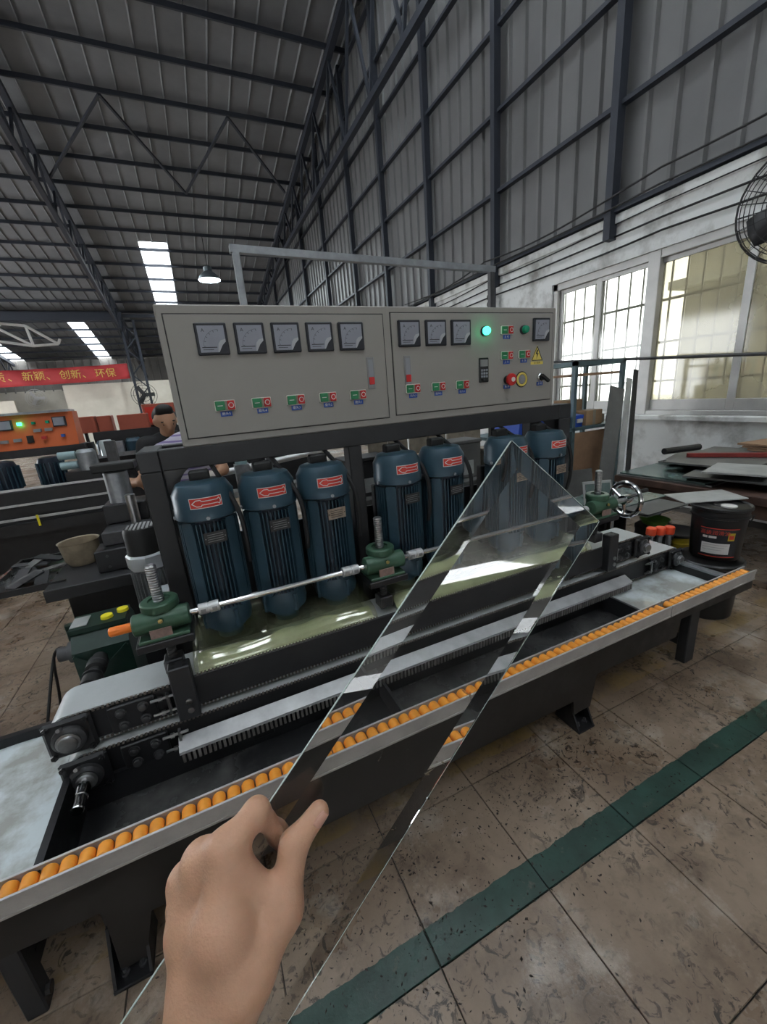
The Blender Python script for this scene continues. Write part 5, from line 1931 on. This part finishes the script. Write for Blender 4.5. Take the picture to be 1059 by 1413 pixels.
# banner with gold characters
bnr = thing('banner', 'long red cloth banner with gold characters hung across the far hall', 'banner', (-6, 26, 3))
vs, fs = [], []
nx, nz = 60, 4
for i in range(nx + 1):
    for j in range(nz + 1):
        x = -13.0 + 10.3 * i / nx
        s = i / nx
        sag = .10 * math.sin(s * PI)
        z = 3.36 + .75 * j / nz - sag + (.10 * (s - .9) if s > .9 else 0)
        vs.append((x, 26 + .05 * math.sin(s * 40 + j), z))
for i in range(nx):
    for j in range(nz):
        fs.append((i * (nz + 1) + j, (i + 1) * (nz + 1) + j, (i + 1) * (nz + 1) + j + 1, i * (nz + 1) + j + 1))
o = MB().add(vs, fs).build('cloth', 'banner_red', bnr)
md = o.modifiers.new('thick', 'SOLIDIFY'); md.thickness = .01
for xx, s in ((-3.75, '环保'), (-4.55, '、'), (-5.25, '创新'), (-6.05, '、'), (-6.75, '新颖'), (-7.55, '、'), (-8.3, '高质')):
    text(s, .46, (xx, 25.90, 3.66), (1, 0, 0), (0, 0, 1), 'banner_gold', bnr)
for xx in (-13.0, -2.7):
    MB().cyl((xx, 26, 3.4), (xx, 26, 6.9), .012, n=6).build('rope', 'cable_black', bnr)

# lattice column with two fans
lcn = thing('lattice_column', 'dark steel lattice column under the truss in the far hall', 'column', (-2.3, 26.5, 0))
for dx in (-.3, .3):
    MB().box(-2.3 + dx - .06, -2.3 + dx + .06, 26.4, 26.52, 0, 6.3).build('chord', 'roof_steel', lcn, smooth=False)
for q in range(9):
    z = .3 + q * .65
    a, b = (-.3, .3) if q % 2 else (.3, -.3)
    MB().beam((-2.3 + a, 26.46, z), (-2.3 + b, 26.46, z + .65), .06, .06).build('lacing', 'roof_steel', lcn, smooth=False)


def small_fan(c, r, label, mt_):
    t = thing('cage_fan', label, 'fan', tuple(c))
    c = Vector(c)
    for rr, d in ((r, 0), (r * .8, -.06), (r * .55, -.09), (r * .3, -.10)):
        MB().torus(c + V(0, d, 0), (0, 1, 0), rr, .012, 24, 5).build('cage_ring', mt_, t)
    k = MB()
    for q in range(8):
        an = q * PI / 4
        k.tube([c + V(math.cos(an) * r, 0, math.sin(an) * r), c + V(math.cos(an) * r * .55, -.09, math.sin(an) * r * .55), c + V(0, -.10, 0)], .006, 4)
    k.build('cage_wires', mt_, t, kind='stuff')
    for q in range(3):
        an = q * 2 * PI / 3
        MB().obox(c + V(math.cos(an) * r * .45, .02, math.sin(an) * r * .45), (math.cos(an) * r * .38, 0, math.sin(an) * r * .38), (-math.sin(an) * r * .16, .03, math.cos(an) * r * .16), (0, .004, 0)).build('blade', mt_, t, smooth=False)
    MB().cyl(c, c + V(0, .30, 0), r * .2, n=12).build('motor', mt_, t)


small_fan((-2.25, 26.1, 2.5), .62, 'small cage fan on the lattice column', 'fan_black')
small_fan((-9.66, 36.2, 3.1), .60, 'white round ventilator on the far wall left of the pale partition', 'label_white')

# white lattice bracket, upper left
t = thing('pipe_bracket', 'white pipe bracket hanging in the far hall at the left', 'bracket', (-3.7, 15, 3.6))
P_ = [(-4.6, 15, 4.20), (-3.75, 15, 4.10), (-3.12, 15, 3.62), (-3.05, 15, 3.75), (-3.7, 15, 3.58), (-4.6, 15, 3.75)]
for a, b in ((0, 1), (1, 2), (2, 4), (4, 5), (1, 4), (0, 4), (2, 3)):
    MB().cyl(P_[a], P_[b], .035, n=8).build('pipe', 'label_white', t)
MB().cyl((-4.3, 15, 4.1), (-4.3, 15, roof_z(15)), .03, n=8).build('hanger', 'label_white', t)

# high bay lamp
t = thing('high_bay_lamp', 'lit round high bay lamp hanging from the roof', 'lamp', (1.633, 20, 6.64))
MB().lathe((1.633, 20, 6.64), [(.43, 0), (.44, .02), (.38, .14), (.26, .26), (.16, .32), (.16, .48), (.10, .53), (0, .53)], 32, cap=False).build('shade', 'lamp_shell', t)
MB().lathe((1.633, 20, 6.65), [(.41, 0), (.41, .018), (0, .02)], 32).build('diffuser', 'lamp_lit', t)
MB().cyl((1.633, 20, 7.15), (1.633, 20, roof_z(20) - .05), .012, n=6).build('cord', 'cable_black', t)

# ================================================================== PEOPLE
def limb(*pts):
    return [(pts[i][0], pts[i + 1][0], pts[i][1], pts[i + 1][1]) for i in range(len(pts) - 1)]


def head(name_root, c, fwd, up, parent, skin='skin_far', face=True):
    c = Vector(c); f = Vector(fwd).normalized(); u = Vector(up).normalized()
    u = (u - f * u.dot(f)).normalized()
    s = f.cross(u)
    q = lambda a, b, d: tuple(c + f * a + s * b + u * d)
    caps = [(q(.0, 0, .035), q(-.015, 0, .03), .082, .08), (q(.03, 0, -.03), q(.045, 0, -.075), .06, .035),
            (q(.085, 0, -.005), q(.098, 0, -.030), .010, .014), (q(-.01, .078, -.01), q(-.015, .082, .015), .012, .014), (q(-.01, -.078, -.01), q(-.015, -.082, .015), .012, .014),
            (q(.075, .03, .022), q(.075, -.03, .022), .013, .013), (q(.072, .015, -.062), q(.072, -.015, -.062), .012, .012)]
    o = organic('head', caps, .012, .010, skin, parent, 1)
    h = [(q(-.010, 0, .078), q(-.040, 0, .06), .070, .078), (q(-.055, 0, .03), q(-.055, 0, -.03), .060, .045), (q(.030, .03, .110), q(.030, -.03, .110), .034, .034), (q(-.03, .060, .045), q(-.03, -.060, .045), .030, .030)]
    organic('hair', h, .012, .010, 'hair', parent, 1)
    if face:
        for sg in (-1, 1):
            MB().lathe(q(.083, sg * .031, .004), [(.010, -.004), (.010, .0045), (0, .006)], 8, (s, u, f)).build('eye', 'ink', o)
            MB().obox(q(.086, sg * .034, .028), tuple(s * .018), tuple(u * .004), tuple(f * .004)).build('eyebrow', 'hair', o, smooth=False)
        MB().obox(q(.083, 0, -.062), tuple(s * .02), tuple(u * .003), tuple(f * .004)).build('mouth', 'red_panel', o, smooth=False)


def hand_caps(w, d, side, ln=.16):
    """simple relaxed hand: palm and five fingers; w wrist, d direction, side thumb side"""
    w = Vector(w); d = Vector(d).normalized(); s = Vector(side); s = (s - d * s.dot(d)).normalized()
    n = d.cross(s)
    caps = []
    for k, (o_, l_) in enumerate(((.026, .070), (.009, .078), (-.009, .073), (-.026, .058))):
        a = w + s * o_ * .6
        b = w + d * .085 + s * o_
        c = b + d * l_ * .5 + n * .012
        e = c + d * l_ * .35 + n * .028
        caps += limb((tuple(a), .016), (tuple(b), .0125), (tuple(c), .009), (tuple(e), .0075))
    t0 = w + d * .025 + s * .02
    t1 = t0 + d * .03 + s * .03
    caps += limb((tuple(t0), .015), (tuple(t1), .011), (tuple(t1 + d * .035 + s * .008 + n * .01), .009))
    return caps


# striped-shirt worker, back towards the camera
p1 = thing('person', 'person in a lavender striped shirt and dark trousers, back turned, behind the left post', 'person', (-.15, 3.3, 0))
sh = []
sh += limb(((-.14, 3.30, 1.02), .135), ((-.13, 3.30, 1.18), .135), ((-.10, 3.33, 1.28), .12))
sh += limb(((-.24, 3.33, 1.255), .072), ((.05, 3.36, 1.31), .075))
sh += limb(((-.20, 3.31, 1.05), .10), ((-.20, 3.32, 1.23), .09)) + limb(((-.07, 3.31, 1.05), .10), ((-.03, 3.33, 1.24), .09))
sh += limb(((-.27, 3.33, 1.25), .066), ((-.36, 3.31, 1.16), .058)) + limb(((.07, 3.35, 1.30), .066), ((.11, 3.33, 1.16), .058))
body1 = organic('shirt', sh, .02, .016, 'striped_shirt', p1, 1)
tr = limb(((-.21, 3.30, .97), .115), ((-.22, 3.30, .55), .085), ((-.22, 3.32, .06), .06)) + limb(((-.05, 3.30, .97), .115), ((-.03, 3.30, .55), .085), ((-.03, 3.32, .06), .06)) + limb(((-.20, 3.30, 1.0), .12), ((-.06, 3.30, 1.0), .12))
organic('trousers', tr, .02, .016, 'trousers', p1, 1)
ar = limb(((-.36, 3.31, 1.17), .045), ((-.42, 3.32, 1.08), .042), ((-.50, 3.45, 1.06), .030)) + hand_caps((-.51, 3.46, 1.06), (-.8, .6, -.1), (0, .3, 1))
organic('left_arm', ar, .008, .010, 'skin_far', p1, 1)
organic('neck', limb(((-.07, 3.36, 1.32), .055), ((-.05, 3.40, 1.42), .050)), .008, .010, 'skin_far', p1, 1)
ar = limb(((.11, 3.33, 1.20), .045), ((.12, 3.30, 1.09), .042), ((.03, 3.20, 1.06), .030)) + hand_caps((.02, 3.19, 1.06), (-.9, -.2, -.4), (0, .2, 1))
organic('right_arm', ar, .008, .010, 'skin_far', p1, 1)
organic('glove', hand_caps((.035, 3.195, 1.062), (-.9, -.2, -.4), (0, .2, 1)), .018, .010, 'glove', p1, 1)
head('h', (-.03, 3.44, 1.47), (.25, .85, -.45), (0, .4, .9), p1, face=True)
for x in (-.22, -.03):
    organic('shoe', limb(((x, 3.34, .045), .045), ((x, 3.20 + .26, .04), .04)), .01, .012, 'tee_black', p1, 1)

# worker in a black t-shirt facing the camera
p2 = thing('person', 'person in a black t-shirt looking down behind the striped-shirt worker', 'person', (-.25, 3.95, 0))
sh = limb(((-.24, 3.98, .98), .135), ((-.24, 3.97, 1.18), .14)) + limb(((-.40, 3.96, 1.285), .072), ((-.08, 3.96, 1.285), .072)) + limb(((-.26, 3.96, 1.31), .08), ((-.21, 3.96, 1.31), .08)) + limb(((-.42, 3.96, 1.28), .065), ((-.47, 3.88, 1.12), .058)) + limb(((-.06, 3.96, 1.28), .065), ((-.02, 3.88, 1.12), .058))
organic('t_shirt', sh, .02, .016, 'tee_black', p2, 1)
tr = limb(((-.32, 3.98, .93), .11), ((-.33, 3.96, .5), .085), ((-.33, 3.98, .06), .06)) + limb(((-.16, 3.98, .93), .11), ((-.15, 3.96, .5), .085), ((-.15, 3.98, .06), .06))
organic('trousers', tr, .02, .016, 'trousers', p2, 1)
ar = limb(((-.46, 3.93, 1.22), .04), ((-.235, 3.96, 1.24), .04), ((-.01, 3.93, 1.22), .04)) + limb(((-.46, 3.93, 1.22), .04), ((-.47, 3.88, 1.10), .042)) + limb(((-.01, 3.93, 1.22), .04), ((-.02, 3.88, 1.10), .042)) + limb(((-.47, 3.88, 1.10), .042), ((-.46, 3.76, .98), .036), ((-.40, 3.64, 1.0), .028)) + hand_caps((-.395, 3.63, 1.0), (.4, -.9, 0), (0, .1, 1)) + limb(((-.02, 3.88, 1.10), .042), ((-.02, 3.76, .98), .036), ((-.06, 3.64, 1.0), .028)) + hand_caps((-.065, 3.63, 1.0), (-.4, -.9, 0), (0, .1, 1)) + limb(((-.235, 3.95, 1.28), .056), ((-.235, 3.92, 1.40), .052))
organic('arms_and_neck', ar, .008, .010, 'skin_far', p2, 1)
head('h', (-.225, 3.89, 1.462), (.22, -.9, -.22), (0, -.2, 1), p2)
for x in (-.33, -.15):
    organic('shoe', limb(((x, 4.0, .045), .045), ((x, 3.84, .04), .04)), .01, .012, 'tee_black', p2, 1)

# ================================================================== HELD GLASS AND HAND
GT = V(.287, .318, 1.494)
gu = V(-.7089, -.0442, -.7040).normalized()
gw = V(.6969, -.1976, -.6894)
gw = (gw - gu * gw.dot(gu)).normalized()
gn = gu.cross(gw)
if gn.dot(Vector(CAM_POS) - GT) < 0:
    gn = -gn
GL, GW, GTH, GB, GE = .640, .144, .0052, .0205, .0022
gp = thing('glass_sheet', 'clear glass strip with bright slanted edges gripped by the foreground hand', 'glass', tuple(GT))


def gpt(a, b, c):
    return GT + gu * a + gw * b + gn * c


ft, fb_ = .0, -GTH
fe = -(GTH - GE)
vs = [gpt(0, 0, fe), gpt(0, GW, fe), gpt(GL, GW, fe), gpt(GL, 0, fe),
      gpt(GB, GB, ft), gpt(GB, GW - GB, ft), gpt(GL - GB, GW - GB, ft), gpt(GL - GB, GB, ft),
      gpt(0, 0, fb_), gpt(0, GW, fb_), gpt(GL, GW, fb_), gpt(GL, 0, fb_)]
fs = [(4, 5, 6, 7), (0, 1, 5, 4), (1, 2, 6, 5), (2, 3, 7, 6), (3, 0, 4, 7), (8, 11, 10, 9), (0, 8, 9, 1), (1, 9, 10, 2), (2, 10, 11, 3), (3, 11, 8, 0)]
MB().add(vs, fs).build('pane', 'held_glass', gp, smooth=False)

fe2 = fe
et = .0007
for (p, q, r_, t_) in (((0, 0), (0, GW), -1, 0), ((0, GW), (GL, GW), 0, 1), ((GL, 0), (0, 0), 0, -1), ((GL, GW), (GL, 0), 1, 0)):
    a0, a1 = gpt(p[0], p[1], fe2), gpt(q[0], q[1], fe2)
    b0, b1 = gpt(p[0], p[1], fb_), gpt(q[0], q[1], fb_)
    off = gu * (r_ * et) + gw * (t_ * et)
    gap = gu * (r_ * .0001) + gw * (t_ * .0001)
    MB().add([a0 + gap, a1 + gap, b1 + gap, b0 + gap, a0 + off, a1 + off, b1 + off, b0 + off], [(0, 1, 2, 3), (7, 6, 5, 4), (0, 4, 5, 1), (1, 5, 6, 2), (2, 6, 7, 3), (3, 7, 4, 0)]).build('ground_edge', 'frosted_edge', gp, smooth=False)

HP = {
 'F0': ((-0.1340, 0.1950, 0.9650), 0.038), 'F1': ((-0.1000, 0.2300, 1.0520), 0.033),
 'W1': ((-0.0780, 0.2570, 1.1050), 0.024), 'W2': ((-0.0580, 0.2440, 1.1070), 0.024),
 'I1': ((-0.0430, 0.2860, 1.1970), 0.0135), 'M1': ((-0.0640, 0.2980, 1.1810), 0.0135),
 'R1': ((-0.0810, 0.3070, 1.1560), 0.0125), 'P1': ((-0.0890, 0.3100, 1.1270), 0.012),
 'I2': ((-0.0150, 0.2940, 1.2130), 0.0095), 'I3': ((-0.0020, 0.3030, 1.1690), 0.0082), 'I4': ((0.0050, 0.2990, 1.1480), 0.0078),
 'M2': ((-0.0490, 0.3240, 1.1560), 0.0095), 'M3': ((-0.0410, 0.3060, 1.1520), 0.0085), 'M4': ((-0.0330, 0.2860, 1.1570), 0.008),
 'R2': ((-0.0700, 0.3370, 1.1300), 0.009), 'R3': ((-0.0620, 0.3150, 1.1290), 0.008), 'R4': ((-0.0470, 0.2890, 1.1420), 0.0075),
 'P2': ((-0.0830, 0.3340, 1.1140), 0.008), 'P3': ((-0.0740, 0.3150, 1.1130), 0.0075), 'P4': ((-0.0580, 0.2900, 1.1290), 0.007),
 'T0': ((-0.0460, 0.2440, 1.1230), 0.022), 'T1': ((-0.0100, 0.2550, 1.1450), 0.015), 'T2': ((0.0090, 0.2770, 1.1780), 0.0108), 'T3': ((0.0350, 0.2810, 1.1960), 0.0092),
 'B1': ((-0.0540, 0.2580, 1.1550), 0.02), 'B2': ((-0.0790, 0.2820, 1.1360), 0.019),
}


def hc(*names):
    return [(HP[a][0], HP[b][0], HP[a][1], HP[b][1]) for a, b in zip(names[:-1], names[1:])]


caps = hc('F0', 'F1', 'W1') + hc('F1', 'W2') + hc('W1', 'B1', 'I1') + hc('W1', 'B2', 'M1') + hc('B2', 'R1') + hc('W1', 'P1') + hc('I1', 'M1', 'R1', 'P1')
caps += hc('B1', 'B2') + hc('W2', 'T0', 'T1', 'T2', 'T3') + hc('T0', 'B1')
caps += hc('I1', 'I2', 'I3', 'I4') + hc('M1', 'M2', 'M3', 'M4') + hc('R1', 'R2', 'R3', 'R4') + hc('P1', 'P2', 'P3', 'P4')
wa, wb_ = Vector(HP['T1'][0]), Vector(HP['I1'][0])
caps.append((tuple(wa.lerp(wb_, .12)), tuple(wa.lerp(wb_, .75)), .010, .010))
hd = thing('person', 'bare left hand and forearm gripping the glass in the foreground', 'person', (-.06, .26, 1.1))
organic('hand', caps, .0035, .0019, 'skin', hd, 3)
# thumb nail
t2, t3 = Vector(HP['T2'][0]), Vector(HP['T3'][0])
td = (t3 - t2).normalized()
vd = (Vector(CAM_POS) - t3).normalized()
sd = td.cross(vd).normalized()
nn_ = (sd * .55 + vd * .75)
nn_ = (nn_ - td * nn_.dot(td)).normalized()
ss = td.cross(nn_)
vsn, fsn = [], []
for i in range(9):
    for j in range(7):
        u_ = (i / 8 - .5) * .0135
        v_ = (j / 6 - .5) * 1.5
        ta = 1 - .35 * max(0, abs(i / 8 - .5) - .25) * 2
        r = .0093
        p = t3 + td * (u_ - .001) + (nn_ * math.cos(v_ * .62 * ta) + ss * math.sin(v_ * .62 * ta)) * r
        vsn.append(p)
for i in range(8):
    for j in range(6):
        fsn.append((i * 7 + j, i * 7 + j + 1, (i + 1) * 7 + j + 1, (i + 1) * 7 + j))
o = MB().add(vsn, fsn).build('thumb_nail', 'nail', hd)
md = o.modifiers.new('thick', 'SOLIDIFY')
md.thickness = .0006
md.offset = 0
